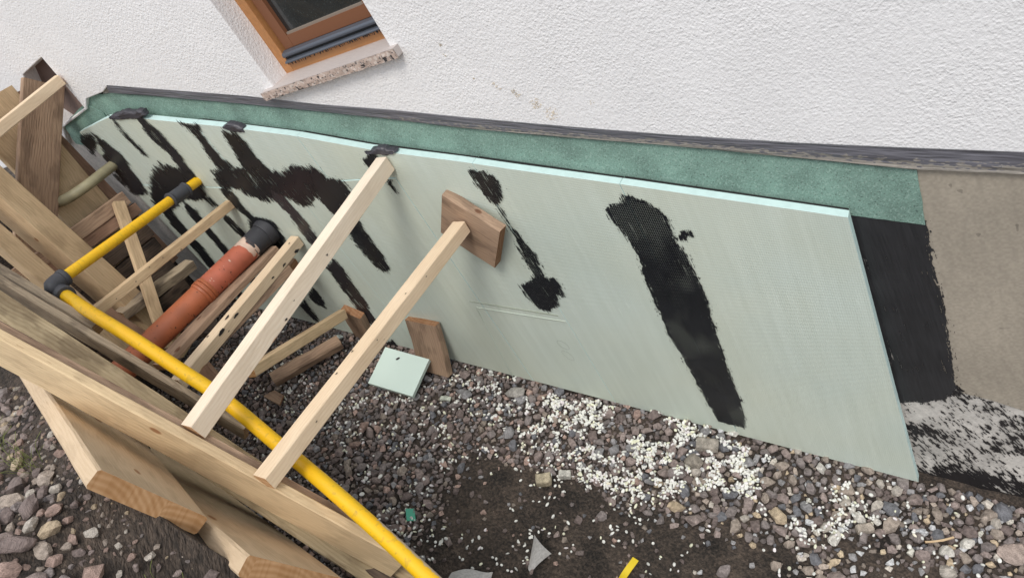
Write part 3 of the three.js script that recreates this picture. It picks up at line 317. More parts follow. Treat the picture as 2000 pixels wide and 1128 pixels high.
{ // window
  const M = { fr: wood('tan')[0].clone(), sash: std({ color: rgb(128, 84, 58), roughness: 0.5 }), alu: std({ color: rgb(92, 98, 108), roughness: 0.45, metalness: 0.35 }), rub: std({ color: rgb(30, 32, 35), roughness: 0.7 }) };
  M.fr = std({ color: rgb(198, 140, 88), roughness: 0.5, map: tex(256, 64, (u, v) => { const k = 235 + 40 * (fbm(u * 6, v * 24, 3, 6, 24) - 0.5); return [k, k, k]; }, { repeat: [2, 6] }) });
  const win = new THREE.Group(); win.name = 'window'; win.position.set(-0.02, 0.3, FZ); house.add(win);
  const z1 = FZ, zf = FZ - 0.05, fw = 0.043;
  const fr = mergeGeometries([box(WX0 - 0.01, WX0 + fw, WY0 - 0.02, WY1, zf, z1), box(WX1 - fw, WX1 + 0.01, WY0 - 0.02, WY1, zf, z1), box(WX0 + fw, WX1 - fw, WY0 - 0.02, WY0 + 0.036, zf, z1 - 0.001), box(WX0 + fw, WX1 - fw, WY1 - fw, WY1, zf, z1 - 0.001)]);
  part('window_frame', fr, M.fr, win);
  const a0 = WX0 + fw + 0.010, a1 = WX1 - fw - 0.010, s0 = WY0 + 0.074, sw = 0.046;
  part('sash', mergeGeometries([box(a0, a0 + sw, s0, WY1 - 0.05, zf, z1 - 0.016), box(a1 - sw, a1, s0, WY1 - 0.05, zf, z1 - 0.016), box(a0 + sw, a1 - sw, s0, s0 + 0.042, zf, z1 - 0.017), box(a0 + sw, a1 - sw, WY1 - 0.1, WY1 - 0.05, zf, z1 - 0.017)]), M.sash, win);
  const r = rng(4);
  const rail = (y, d, h) => { const s = new THREE.Shape(); s.moveTo(0, 0); s.lineTo(d, 0.001); s.quadraticCurveTo(d + 0.006, h * 0.5, d - 0.002, h); s.lineTo(0, h + 0.004); s.closePath(); const g = new THREE.ExtrudeGeometry(s, { depth: WX1 - WX0 - fw - 0.006, bevelEnabled: false }); g.rotateY(Math.PI / 2); g.scale(1, 1, -1); g.rotateY(0); const p = g.attributes.position; for (let i = 0; i < p.count; i++) { const x = p.getX(i), yy = p.getY(i), z = p.getZ(i); p.setXYZ(i, WX0 + fw + 0.004 + Math.abs(x), y + yy, z1 - 0.012 + Math.abs(z)); } g.computeVertexNormals(); return g; };
  part('drip_rail', rail(WY0 + 0.054, 0.020, 0.016), M.alu, win); part('drip_rail', rail(WY0 + 0.034, 0.027, 0.010), M.alu, win); part('gasket', box(WX0 + fw + 0.006, WX1 - 0.002, WY0 + 0.040, WY0 + 0.062, zf, z1 + 0.002), M.rub, win);
  const br = []; for (let i = 0; i < 150; i++) { const x = mix(WX0 + fw + 0.01, WX1 - 0.004, r()), l = 0.004 + 0.007 * r(); const b = box(-0.0006, 0.0006, -l, 0, -0.0005, 0.0005); b.rotateZ((r() - 0.5) * 0.9); b.translate(x, WY0 + 0.036, z1 + 0.012 + 0.004 * r()); br.push(b); } part('brush_seal', mergeGeometries(br), M.rub, win);
  const ptex = tex(512, 512, (u, v) => { const d = vn(u * 210, v * 210, 210, 210), e = vn(u * 90 + 3, v * 90, 90, 90); const k = d > 0.88 && e > 0.5 ? 96 : 40 + 12 * fbm(u * 6, v * 6, 3, 6, 6); return [k * 0.92, k, k * 1.02]; }, { repeat: [1.3, 1.3] });
  part('pane', box(a0 + sw - 0.004, a1 - sw + 0.004, s0 + 0.038, WY1 - 0.09, zf + 0.012, zf + 0.018), new THREE.MeshPhysicalMaterial({ color: 0xffffff, map: ptex, roughness: 0.22, clearcoat: 1, clearcoatRoughness: 0.06, side: THREE.DoubleSide }), win);
  part('sealant_line', box(a0 + sw, a1 - sw, s0 + 0.042, s0 + 0.050, z1 - 0.03, z1 - 0.022), std({ color: rgb(140, 128, 116) }), win);
  // granite sill, polished on top and rough broken on the front
  const gt = tex(512, 256, (u, v) => { const a = vn(u * 90, v * 45, 90, 45), b = vn(u * 140 + 7, v * 70, 140, 70), c = vn(u * 60 + 3, v * 30 + 1, 60, 30); let k = [192, 172, 160]; if (a > 0.66) k = [212, 198, 188]; if (b > 0.80) k = [126, 118, 114]; if (c > 0.84) k = [70, 66, 66]; return k; }, { repeat: [1, 0.09] });
  const st = tex(512, 128, (u, v) => { const k = 0.97 + 0.1 * (fbm(u * 20, v * 8, 3, 20, 8) - 0.5) + 0.08 * (fbm(u * 3, v * 30, 2, 3, 30) - 0.5); return [196 * k, 186 * k, 181 * k]; }, { repeat: [3, 6] });
  const sill = new THREE.PlaneGeometry(0.668, 0.031, 120, 6), sp = sill.attributes.position; for (let i = 0; i < sp.count; i++) { const x = sp.getX(i), y = sp.getY(i); sp.setZ(i, 0.006 * (fbm(x * 60 + 20, y * 90 + 20, 3) - 0.5) - 0.12 * Math.max(0, -y) + 0.0005); sp.setY(i, y + (y < -0.014 ? 0.004 * (fbm(x * 50 + 5, 3, 2) - 0.5) : 0)); } sill.computeVertexNormals(); sill.translate(-1.923, 2.128, 0.05);
  const sg = part('window_sill', (() => { const g = new THREE.BoxGeometry(0.668, 0.030, 0.122); g.translate(-1.923, 2.129, -0.0135); return g; })(), std({ map: st, roughness: 0.6 }), house); const sf = part('rough_edge', sill, std({ map: gt, bumpMap: gt, bumpScale: 0.003, roughness: 0.85 }), house); sf.removeFromParent(); sg.add(sf); sf.position.set(0, 0, 0); sg.add(sf);
  // dark room behind the panes and the recess of the small opening
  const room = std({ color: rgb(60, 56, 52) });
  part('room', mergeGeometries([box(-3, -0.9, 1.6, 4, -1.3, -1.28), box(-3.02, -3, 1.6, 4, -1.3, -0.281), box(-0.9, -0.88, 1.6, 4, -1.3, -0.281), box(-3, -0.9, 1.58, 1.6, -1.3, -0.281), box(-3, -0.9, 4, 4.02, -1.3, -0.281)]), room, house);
}
{ // small ventilated opening at the far end
  const met = std({ color: rgb(104, 102, 104), roughness: 0.5, metalness: 0.3 }), dk = std({ color: rgb(54, 46, 42), roughness: 0.7 });
  const op = new THREE.Group(); op.name = 'vent_opening'; op.position.set(-1.6, 0.5, 0); house.add(op);
  part('back_panel', box(-3.8, -3.3, 2.22, 2.62, -0.064, -0.048), std({ color: rgb(120, 100, 92), roughness: 0.6 }), op);
  part('vent_frame', mergeGeometries([box(-3.43, -3.34, 2.26, 2.60, -0.047, -0.036), box(-3.447, -3.438, 2.26, 2.60, -0.047, -0.028)]), met, op);
  for (let i = 0; i < 13; i++) { const g = box(-0.014, 0.014, -0.0035, 0.0035, -0.004, 0.004); g.rotateX(0.5); g.translate(-3.412, 2.335 + i * 0.0155, -0.034); part('louvre', g, dk, op); }
}
// ---------------------------------------------------------------- sealing tape, membrane, boards
function strip(top, bot, zt, zb, n, bulge = 0) {
  const pos = [], uv = [], idx = [], x0 = Math.max(top[0][0], -9), x1 = top[top.length - 1][0], m = 4;
  for (let i = 0; i <= n; i++) { const s = i / n, x = mix(x0, x1, s), xb = mix(bot[0][0], bot[bot.length - 1][0], s), yt = lerpY(top, x), yb = lerpY(bot, xb); for (let j = 0; j <= m; j++) { const q = j / m; pos.push(mix(x, xb, q), mix(yt, yb, q), mix(zt, zb, q) + bulge * Math.sin(q * Math.PI) + 0.0012 * (fbm(x * 9 + 30, q * 3 + 30, 2) - 0.5)); uv.push(s, 1 - q); } }
  for (let i = 0; i < n; i++) for (let j = 0; j < m; j++) { const a = i * (m + 1) + j; idx.push(a, a + 1, a + m + 1, a + 1, a + m + 2, a + m + 1); }
  const g = new THREE.BufferGeometry(); g.setAttribute('position', new THREE.Float32BufferAttribute(pos, 3)); g.setAttribute('uv', new THREE.Float32BufferAttribute(uv, 2)); g.setIndex(idx); g.computeVertexNormals(); return g;
}
{
  const top = [...T, [0.6, 1.275], [2.2, 0.955]], bot = [...TB, [0.6, 1.19], [2.2, 0.87]], len = 5.4;
  const cm = tex(2048, 128, (u, v) => { const x = mix(-3.1, 2.2, u), str = fbm(u * 90, v * 9, 4, 90, 9), sp = fbm(u * 480, v * 14, 3, 480, 14), res = sstep(-2.0, -0.9, x); let c = [118 + 50 * (str - 0.5), 117 + 50 * (str - 0.5), 124 + 52 * (str - 0.5)]; const cover = v < 0.10 ? res : res * 0.72 * sstep(0.62, 0.05, v); if (sp < 0.30 + 0.5 * cover && cover > 0.02) { const k = 0.9 + 0.25 * (sp - 0.3); c = [180 * k, 173 * k, 163 * k]; } return c; }, { wrap: false });
  const bm = tex(2048, 64, (u, v) => { const c = 255 * fbm(u * 46, v * 7, 4, 46, 7); return [c, c, c]; }, { srgb: false, wrap: false });
  single('sealing_tape', strip(top, bot, 0.0225, 0.0145, 260, 0.0005), std({ map: cm, bumpMap: bm, bumpScale: 0.005, roughness: 0.42 }), 'dark grey sealing tape along the lower edge of the white render', 'tape');
}
const GT = L.greenTop;
const greenMat = (() => { const map = tex(1024, 512, (u, v) => { const f = vn(u * 420, v * 210, 420, 210), g = vn(u * 260 + 9, v * 130, 260, 130), a = fbm(u * 14, v * 7, 4, 14, 7); let k = 0.97 + (a - 0.5) * 0.3 + (f - 0.5) * 0.16; let c = [130 * k, 161 * k, 148 * k]; if (g > 0.74) c = [mix(c[0], 196, 0.28), mix(c[1], 218, 0.28), mix(c[2], 206, 0.28)]; if (f < 0.12) c = c.map(q => q * 0.72); return c; }, { repeat: [1 / 1.0, 1 / 0.5] }); return std({ map, bumpMap: map, bumpScale: 0.0016, roughness: 0.9 }); })();
const rag = (pts, amp, step, seed) => { const o = []; for (let i = 0; i < pts.length - 1; i++) { const [a, b] = [pts[i], pts[i + 1]], n = Math.max(1, Math.round(Math.hypot(b[0] - a[0], b[1] - a[1]) / step)); for (let k = 0; k < n; k++) { const s = k / n; o.push([mix(a[0], b[0], s) + amp * (fbm(o.length * 0.7 + seed, seed, 2) - 0.5) * 2, mix(a[1], b[1], s) + amp * (fbm(o.length * 0.7 + seed, seed + 9, 2) - 0.5) * 2]); } } o.push(pts[pts.length - 1]); return o; };
const toShape = (pts) => { const s = new THREE.Shape(); pts.forEach(([x, y], i) => i ? s.lineTo(x, y) : s.moveTo(x, y)); s.closePath(); return s; };
{
  const botPts = []; for (let i = 0; i <= 30; i++) { const x = mix(-0.475, -3.28, i / 30); botPts.push([x, (x < -3.05 ? 2.215 : lerpY(L.boardTop, x) - 0.06)]); }
  const pts = [...rag(GT.map(([x, y]) => [x, y - 0.002]), 0.002, 0.03, 3), ...rag([[-0.285, 1.411], [-0.287, 1.32], [-0.29, 1.226]], 0.002, 0.02, 8), ...rag([[-0.29, 1.226], [-0.475, 1.288]], 0.0025, 0.02, 12), ...botPts, [-3.37, 2.215], [-3.36, 2.335]];
  const g = new THREE.ExtrudeGeometry(toShape(pts), { depth: 0.004, bevelEnabled: false }); g.translate(0, 0, 0.0008);
  single('membrane_strip', g, greenMat, 'long green mineral-coated membrane strip below the dark tape', 'membrane');
  const pg = new THREE.ExtrudeGeometry(toShape(rag([[-3.365, 2.338], [-3.30, 2.27], [-3.315, 2.2], ...L.patch.slice(3), [-3.365, 2.338]], 0.004, 0.03, 21).slice(0, -1)), { depth: 0.004, bevelEnabled: false }); pg.translate(0, 0, 0.0058);
  single('membrane_patch', pg, greenMat, 'short green membrane piece overlapping the strip at the far corner by the leaning plank', 'membrane');
}
const topY = (x) => lerpY(L.boardTop, x), botY = (x) => -0.130 - 0.3625 * x, jointY = (x) => lerpY([[-3.5, 1.942], ...L.joint, [-1.9, 1.705]], x);
function board(x0, x1, up, lo, label, seed) {
  const r = rng(seed), n = 12, pts = []; const t = 0.0008;
  for (let i = 0; i <= n; i++) { const x = mix(x0 + t, x1 - t, i / n); pts.push([x, lo(x) + t]); }
  for (let i = n; i >= 0; i--) { const x = mix(x0 + t, x1 - t, i / n); pts.push([x, up(x) - t]); }
  const base = [(x0 + x1) / 2, lo((x0 + x1) / 2), 0];
  const o = thing('insulation_board', base, label, 'insulation board', 'pale green foam boards fixed to the wall');
  const g = new THREE.ExtrudeGeometry(toShape(pts), { depth: 0.029, bevelEnabled: true, bevelThickness: 0.0005, bevelSize: 0.0005, bevelSegments: 1, bevelOffset: -0.0005 }); g.translate(0, 0, 0.0243); // front face at about 0.055
  const zt = (r() - 0.5) * 0.003; g.translate(0, 0, zt);
  part('panel', g, [foamFace, foamCore], o); { const ag = new THREE.ExtrudeGeometry(toShape([[x0, lo(x0) + 0.01], [x1 - 0.006, lo(x1) + 0.01], [x1 - 0.006, up(x1) - 0.008], [x0, up(x0) - 0.008]]), { depth: 0.018, bevelEnabled: false }); ag.translate(0, 0, 0.0062); part('adhesive', ag, bitMat, o); } o.userData.range = [x0, x1]; return o;
}
const boards = [
  board(-1.069, -0.46, topY, botY, 'tall pale green foam board at the open end, beside the black painted wall band', 1),
  board(-1.548, -1.069, topY, botY, 'pale green foam board between the broad black stroke and the thin black drip', 2),
  board(-1.905, -1.548, topY, botY, 'pale green foam board behind the wooden pressure plate and its strut', 3),
  board(-2.45, -1.905, jointY, botY, 'lower pale green foam board behind the thickest pale strut', 4),
  board(-3.0, -2.45, jointY, botY, 'lower pale green foam board that the orange pipe passes through', 5),
  board(-3.5, -3.0, jointY, botY, 'lower pale green foam board at the far end beside the stacked dark boards', 6),
  board(-2.231, -1.905, topY, jointY, 'shortest upper foam strip ending at the top of the thickest pale strut', 7),
  board(-2.714, -2.231, topY, jointY, 'upper foam strip with two black strokes below the window sill', 8),
  board(-3.5, -2.714, topY, jointY, 'farthest upper foam strip with the beige conduit in front of it', 9),
];
for (const b of boards) delete b.userData.range;
const ranges = [[-1.069, -0.46, 0], [-1.548, -1.069, 0], [-1.905, -1.548, 0], [-2.45, -1.905, 1], [-3.0, -2.45, 1], [-3.5, -3.0, 1], [-2.231, -1.905, 2], [-2.714, -2.231, 2], [-3.5, -2.714, 2]];
const boardAt = (x, y) => { let i = ranges.findIndex(([a, b, k]) => x >= a && x <= b && (k === 0 || (k === 1 ? y <= jointY(x) : y > jointY(x)))); return boards[i < 0 ? 5 : i]; };

// ---------------------------------------------------------------- black bitumen brushed over the joints: a ragged film lying on the boards
function sdPoly(pts, x, y) { let d = 1e9, inside = false; for (let i = 0, j = pts.length - 1; i < pts.length; j = i++) { const [ax, ay] = pts[j], [bx, by] = pts[i], ex = bx - ax, ey = by - ay, t = clamp(((x - ax) * ex + (y - ay) * ey) / (ex * ex + ey * ey + 1e-9)), dx = x - ax - ex * t, dy = y - ay - ey * t; d = Math.min(d, dx * dx + dy * dy); if ((by > y) !== (ay > y) && x < (ax - bx) * (y - by) / (ay - by) + bx) inside = !inside; } return (inside ? -1 : 1) * Math.sqrt(d); }
function film(pts, { res = 0.0016, dry = 0.05, grow = 0.003, rough = 0.006, streak = 0.026, tint = [31, 33, 37], z = 0.0585, seed = 1, waffle = 0, solid = false, custom, dir = [0.08, -1] } = {}) {
  const m = 0.022, xs = pts.map(p => p[0]), ys = pts.map(p => p[1]), x0 = Math.min(...xs) - m, x1 = Math.max(...xs) + m, y0 = Math.min(...ys) - m, y1 = Math.max(...ys) + m;
  const W = Math.ceil((x1 - x0) / res), H = Math.ceil((y1 - y0) / res), dl = Math.hypot(...dir), ux = dir[0] / dl, uy = dir[1] / dl;
  const t = tex(W, H, (u, v) => {
    const x = mix(x0, x1, u), y = mix(y0, y1, v), al = x * ux + y * uy, ac = x * uy - y * ux; // along and across the brush
    let d = sdPoly(pts, x, y) - grow + rough * (fbm(x * 45 + seed * 7, y * 45 + 50, 3) - 0.5) * 2 + streak * (fbm(ac * 240 + seed, al * 9 + 90, 2) - 0.5);
    let a = d < 0 ? 1 : 0; const br = fbm(ac * 300 + 11 + seed, al * 14 + 40, 3), pt = fbm(x * 11 + seed, y * 11 + 20, 3);
    if (a && br + 0.5 * pt < 0.36 + dry * 1.2 + 0.35 * clamp(1 + d / 0.012) * dry) a = pt < 0.62 ? (br < 0.4 ? 0 : 1) : 1;
    if (waffle && a) { const wf = Math.cos(x * Math.PI * 2 / 0.0067) + Math.cos(y * Math.PI * 2 / 0.0067), k = fbm(x * 9 + 4, y * 5 + 31, 3); if (wf * 0.5 > 1.02 - waffle * sstep(0.36, 0.72, k)) a = 0; }
    if (d > -0.012 && d < 0.016) { const s = vn(ac * 520 + seed, al * 60 + 7), s2 = vn(x * 480 + seed, y * 480); if (!a && (s > 0.74 + d * 16 || s2 > 0.94 + d * 3)) a = 1; else if (a && s < 0.24 + d * 10) a = 0; }
    if (custom) a = custom(x, y, a);
    const k = 0.82 + 0.5 * br * 0.6 + 0.3 * (pt - 0.5); const thin = custom || waffle || solid ? 1 : clamp(0.92 + 1.5 * (br - 0.32) + 1.0 * (pt - 0.34) - 0.28 * clamp(1 + d / 0.018)); return [tint[0] * k, tint[1] * k, tint[2] * k, a ? 255 * clamp(thin) : 0];
  }, { wrap: false });
  const g = new THREE.PlaneGeometry(x1 - x0, y1 - y0); g.translate((x0 + x1) / 2, (y0 + y1) / 2, z);
  return [g, std({ map: t, transparent: true, roughness: 0.4, bumpMap: t, bumpScale: 0.007 })];
}
{
  const O = { a1: { dry: 0.1 }, a2: { tint: [39, 40, 45] }, b6c: { tint: [56, 54, 57], dry: 0.1 }, b6b: { dry: 0.12, streak: 0.045, rough: 0.014, grow: 0.002 }, b1: { dry: 0.10, streak: 0.045, rough: 0.014, grow: 0.003 }, b7: { waffle: 0.5 }, r1: { waffle: 0.62, rough: 0.005, streak: 0.004, dry: 0.0, grow: 0, res: 0.0012 }, m1: { waffle: 0.7, res: 0.0013 }, m2: { waffle: 0.5, res: 0.0013, rough: 0.003 }, m3: { waffle: 0.2, res: 0.0013, rough: 0.004 }, b8: { tint: [48, 45, 48] }, a3: { tint: [40, 40, 45], rough: 0.008 }, b5: { tint: [36, 37, 41] } };
  let i = 0; for (const [k, pts] of Object.entries(SM)) { const cx = pts.reduce((s, p) => s + p[0], 0) / pts.length, cy = pts.reduce((s, p) => s + p[1], 0) / pts.length; const [g, m] = film(pts, { seed: 3 + i, z: 0.0572 + (i % 8) * 0.00022, ...(O[k] || {}) }); part('bitumen_smear', g, m, boardAt(cx, cy)); i++; }
  // hand-drawn pencil loops on the second board
  const loops = [[-1.632, 0.803, 0.017, 0.030, 0.5], [-1.64, 0.738, 0.016, 0.033, 0.4]];
  for (const [x, y, a, b, rot] of loops) { const c = []; for (let q = 0; q <= 26; q++) { const t = q / 26 * 6.28, lx = a * Math.cos(t), ly = b * Math.sin(t); c.push(new THREE.Vector3(x + lx * Math.cos(rot) - ly * Math.sin(rot), y + lx * Math.sin(rot) + ly * Math.cos(rot), 0.0566)); } part('pencil_loop', new THREE.TubeGeometry(new THREE.CatmullRomCurve3(c, true), 40, 0.0004, 4, true), std({ color: rgb(140, 148, 138) }), boards[2]); }
  // a pressed rectangle: its upper edge stands slightly proud
  const bar = (a, b, w) => { const d = Math.hypot(b[0] - a[0], b[1] - a[1]), g = new THREE.BoxGeometry(d, w, 0.003); g.rotateZ(Math.atan2(b[1] - a[1], b[0] - a[0])); g.translate((a[0] + b[0]) / 2, (a[1] + b[1]) / 2, 0.0555); return g; };
  part('pressed_edge', bar(L.crease[3], L.crease[2], 0.004), foamFace, boards[2]); part('pressed_edge', bar(L.crease[3], L.crease[4], 0.003), foamFace, boards[2]);
  part('pressed_edge', bar(L.crease[0], L.crease[1], 0.0022), std({ color: rgb(150, 156, 140) }), boards[2]);
}
{ // lumps of bitumen squeezed out on the top edge of the boards
  const bm = std({ color: rgb(66, 64, 70), roughness: 0.45 }); let q = 0;
  for (const k of ['l1', 'l2', 'l3']) { const pts = rag([...LUMP[k], LUMP[k][0]], 0.0035, 0.008, 31 + q * 7).slice(0, -1); const g = new THREE.ExtrudeGeometry(toShape(pts), { depth: 0.012, bevelEnabled: true, bevelThickness: 0.010, bevelSize: 0.009, bevelSegments: 3, bevelOffset: -0.008 }); g.translate(0, 0, 0.038); const p = g.attributes.position; for (let i = 0; i < p.count; i++) p.setZ(i, p.getZ(i) + 0.008 * (fbm(p.getX(i) * 70 + 9, p.getY(i) * 90 + 9, 2) - 0.5)); g.computeVertexNormals(); const cx = pts.reduce((a, c) => a + c[0], 0) / pts.length, cy = pts.reduce((a, c) => a + c[1], 0) / pts.length; part('bitumen_lump', g, bm, boardAt(cx, cy - 0.08)); q++; }
}
{ // black coat on the bare wall: a solid band, running out below into dry brush marks
  const band = [[-0.62, 1.31], [-0.475, 1.30], [-0.288, 1.235], [-0.292, 1.069], [-0.284, 0.902], [-0.289, 0.721], [-0.294, 0.53], [-0.33, 0.47], [-0.40, 0.45], [-0.47, 0.44], [-0.62, 0.44]];
  const [g, m] = film(band, { solid: true, res: 0.0013, dry: 0, rough: 0.004, streak: 0.006, z: 0.0024, seed: 9, tint: [52, 52, 54] });
  single('bitumen_band', g, m, 'matt black coating band on the bare wall right of the last foam board', 'coating');
  const area = [[-0.70, 0.50], [-0.30, 0.56], [-0.265, 0.49], [-0.19, 0.455], [-0.1, 0.405], [0.12, 0.315], [0.4, 0.19], [0.4, -0.25], [-0.70, -0.05]];
  const [g2, m2] = film(area, { res: 0.0013, dry: 0, rough: 0.003, streak: 0.0, z: 0.0018, seed: 15, tint: [44, 42, 43], custom: (x, y, a) => { if (!a) return 0; const al = x * 0.42 + y * -0.9, ac = x * 0.9 + y * 0.42, n = 0.7 * fbm(ac * 250 + 30, al * 58 + 60, 3) + 0.3 * fbm(ac * 90 + 7, al * 26 + 9, 2), big = fbm(x * 7 + 12, y * 7 + 40, 3), edge = y - (0.47 - 0.4 * (x + 0.3)); const cov = 0.44 + 0.55 * (big - 0.5) + 0.10 * sstep(-0.10, 0.0, edge) + 0.16 * sstep(0.14, 0.0, y + 0.3 * (x + 0.45)) - 0.12 * sstep(-0.14, 0.02, x); return n < cov ? 1 : 0; } });
  single('bitumen_brush_marks', g2, m2, 'dry black brush marks on the pale wall foot under the coating band', 'coating');
}
{ // brown rub marks on the render
  const marks = [[-1.443, 2.1, 7], [-1.449, 2.067, 6], [-1.397, 1.972, 6], [-1.337, 1.937, 9], [-1.328, 1.924, 9], [-1.286, 1.9, 10], [-1.279, 1.886, 12], [-1.232, 1.843, 20], [-1.059, 1.81, 9], [-1.2, 1.80, 22]];
  const [g, m] = film([[-1.48, 2.13], [-1.0, 2.13], [-1.0, 1.76], [-1.48, 1.76]], { z: 0.0212, tint: [230, 217, 197], rough: 0, streak: 0, res: 0.0014, custom: (x, y) => { let a = 0; for (const [mx, my, r] of marks) { const d = Math.hypot(x - mx, y - my) / (r * 0.001); if (d < 1.2 && fbm(x * 330 + 60, y * 330 + 20, 2) > 0.42 + 0.3 * d) a = 1; } return a; } });
  part('render_stains', g, m, house);
}
// ---------------------------------------------------------------- shoring timbers
const strutG = 'struts across the trench', plankG = 'planks along the bank';
const s1 = timber('strut', B.S1, 'fresh', 'thickest pale batten strut, its end pressed high against the foam above the orange pipe', 'strut', strutG, { rough: 0.0008, bow: 0.001, bev: 0.002 });
spatter(s1, B.S1, 'side', 3, 31, 0.003);
const s2 = timber('strut', B.S2, 'pale', 'pale batten strut pressing on the square wooden plate on the foam', 'strut', strutG, { rough: 0.0012, bow: 0.002 }); spatter(s2, B.S2, 'side', 4, 33, 0.003); spatter(s2, B.S2, 'top', 3, 35, 0.003);
const s3 = timber('strut', B.S3, 'pale', 'batten strut spattered black, between the orange pipe and the thickest pale strut', 'strut', strutG); spatter(s3, B.S3, 'top', 3, 15, 0.007); spatter(s3, B.S3, 'side', 6, 6, 0.009);
const s4 = timber('strut', B.S4, 'tan', 'thin batten strut crossing between the yellow pipe and the orange pipe', 'strut', strutG); spatter(s4, B.S4, 'side', 5, 7, 0.005);
timber('strut', B.S5, 'tan', 'short low batten strut reaching a block at the foot of the foam', 'strut', strutG);
timber('strut', B.S6, 'pale', 'highest batten strut, reaching the white wall beside the vent opening', 'strut', strutG);
timber('under_strut', B.S3b, 'brown', 'dark brown batten lying just under the black-spattered strut', 'batten');
timber('pressure_plate', B.P2, 'brown', 'square wooden plate pressed on the foam by a strut', 'wooden plate', null, { rough: 0.003 });
timber('wood_block', B.P6, 'brown', 'brown wooden block standing upright on the gravel against the foam', 'wooden block', null, { rough: 0.003 });
timber('wood_block', B.P5, 'brown', 'half hidden wooden block at the end of the short low strut', 'wooden block', null, { rough: 0.003 });
timber('plank', B.C, 'sawn', 'tan beam on top of the bank planks, the struts ending on it', 'plank', plankG, { rough: 0.003, bow: 0.006 });
timber('plank', B.B, 'olive', 'olive-tinged flat board lying between the tan beam and the grey plank', 'plank', plankG, { rough: 0.002 });
timber('plank', B.C2, 'brown', 'narrow dirty brown plank squeezed against the tan beam, under the strut ends', 'plank', plankG, { rough: 0.004 });
timber('plank', B.A, 'grey', 'grey weathered plank on edge beside the yellow pipe', 'plank', plankG, { rough: 0.003 });
timber('plank', B.A2, 'grey', 'thin grey plank nearest the elbow of the yellow pipe', 'plank', plankG, { rough: 0.003 });
timber('plank', B.D, 'cream', 'thick fresh plank with an orange sawn end above the stones', 'plank', plankG, { rough: 0.002, bev: 0.006 });
timber('plank', B.E, 'cream', 'thick plank below the one with the orange sawn end, at the picture edge', 'plank', plankG, { rough: 0.002, bev: 0.006 });
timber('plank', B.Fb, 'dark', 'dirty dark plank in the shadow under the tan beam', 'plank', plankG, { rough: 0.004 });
timber('post', B.G, 'tan', 'broad upright tan post in front of the leaning brown planks', 'post', null, { rough: 0.003 });
timber('post', B.H1, 'tan', 'upright post behind the elbow of the yellow pipe', 'post', null, { rough: 0.003 });
timber('leaning_plank', B.T1, 'brown', 'brown plank leaning towards the vent opening, crossed by the highest strut', 'plank');
timber('sheeting_board', B.T2, 'red', 'upright reddish board behind the beige conduit', 'board');
timber('sheeting_board', B.T0, 'tan', 'board with a square top corner against the white wall at the picture edge', 'board');
timber('sheeting_board', B.T0b, 'tan', 'board half hidden behind the broad post and the highest strut', 'board');
timber('lath', B.L7, 'tan', 'upright lath nailed across the stacked dark boards', 'lath'); 
timber('old_batten', B.L8, 'grey', 'mouldy grey batten lying beside the lath, above the dark gap', 'batten', null, { rough: 0.004 });
timber('support_plank', B.U1, 'brown', 'narrow plank directly under the orange pipe', 'plank');
{ // stacked boards closing the far end: two light on top, dark weathered ones below
  const G = 'boards stacked across the trench end', lab = ['topmost light brown board of the stack at the trench end', 'second light board of the stack at the trench end'];
  timber('stacked_board', [[-3.478, 1.945, 0.41], [0.58, 0.064, 0.03], B.K1[2], B.K1[3]], 'brown', lab[0], 'board', G);
  timber('stacked_board', [[-3.482, 1.882, 0.41], [0.60, 0.052, 0.03], B.K2[2], B.K2[3]], 'red', lab[1], 'board', G);
  const dl = ['uppermost dark board of the stack, just under the light ones', 'second dark board from the top of the stack', 'third dark board from the top of the stack', 'fourth dark board from the top of the stack', 'lowest dark board of the stack, on the trench floor'];
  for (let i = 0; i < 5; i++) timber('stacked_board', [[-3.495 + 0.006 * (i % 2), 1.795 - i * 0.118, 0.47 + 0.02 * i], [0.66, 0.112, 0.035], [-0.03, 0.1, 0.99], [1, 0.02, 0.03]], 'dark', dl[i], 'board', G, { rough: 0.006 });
}
const lay = (a, b, w, t, up = [0.34, 0.94, 0]) => { const A = new THREE.Vector3(...a), Bb = new THREE.Vector3(...b), d = Bb.clone().sub(A); return [A.clone().add(Bb).multiplyScalar(0.5).toArray(), [d.length(), w, t], d.normalize().toArray(), up]; };
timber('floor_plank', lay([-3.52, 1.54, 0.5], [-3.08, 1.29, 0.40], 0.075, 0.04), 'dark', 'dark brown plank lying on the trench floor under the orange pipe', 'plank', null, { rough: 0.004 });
timber('floor_plank', lay([-3.24, 1.74, 0.65], [-3.13, 1.51, 0.65], 0.03, 0.06, [0.5, 0.3, 0.8]), 'red', 'dark red-brown plank below the yellow pipe, left of the orange pipe', 'plank', null, { rough: 0.003 });
timber('pipe_wedge', lay([-2.98, 1.52, 0.13], [-2.70, 1.40, 0.13], 0.045, 0.085, [0.4, 0.9, 0.1]), 'brown', 'rough brown block wedged behind the orange pipe', 'wooden block', null, { rough: 0.005 });
timber('pipe_wedge', lay([-2.80, 1.42, 0.70], [-2.72, 1.30, 0.74], 0.07, 0.03, [0.5, 0.6, 0.6]), 'red', 'small dark offcut beside the lower end of the orange pipe', 'wooden block', null, { rough: 0.004 });
timber('timber_offcut', lay([-2.985, 1.0, 0.44], [-2.79, 0.945, 0.155], 0.062, 0.062, [0.5, 0.85, 0.2]), 'brown', 'dark squared timber offcut lying on the gravel', 'offcut', null, { rough: 0.006, bev: 0.010 });
timber('wood_chip', lay([-2.985, 0.972, 0.50], [-2.905, 0.945, 0.515], 0.05, 0.010), 'brown', 'small flat wood chip on the dark gravel beside the squared offcut', 'wood chip', null, { cut: 0.5 });
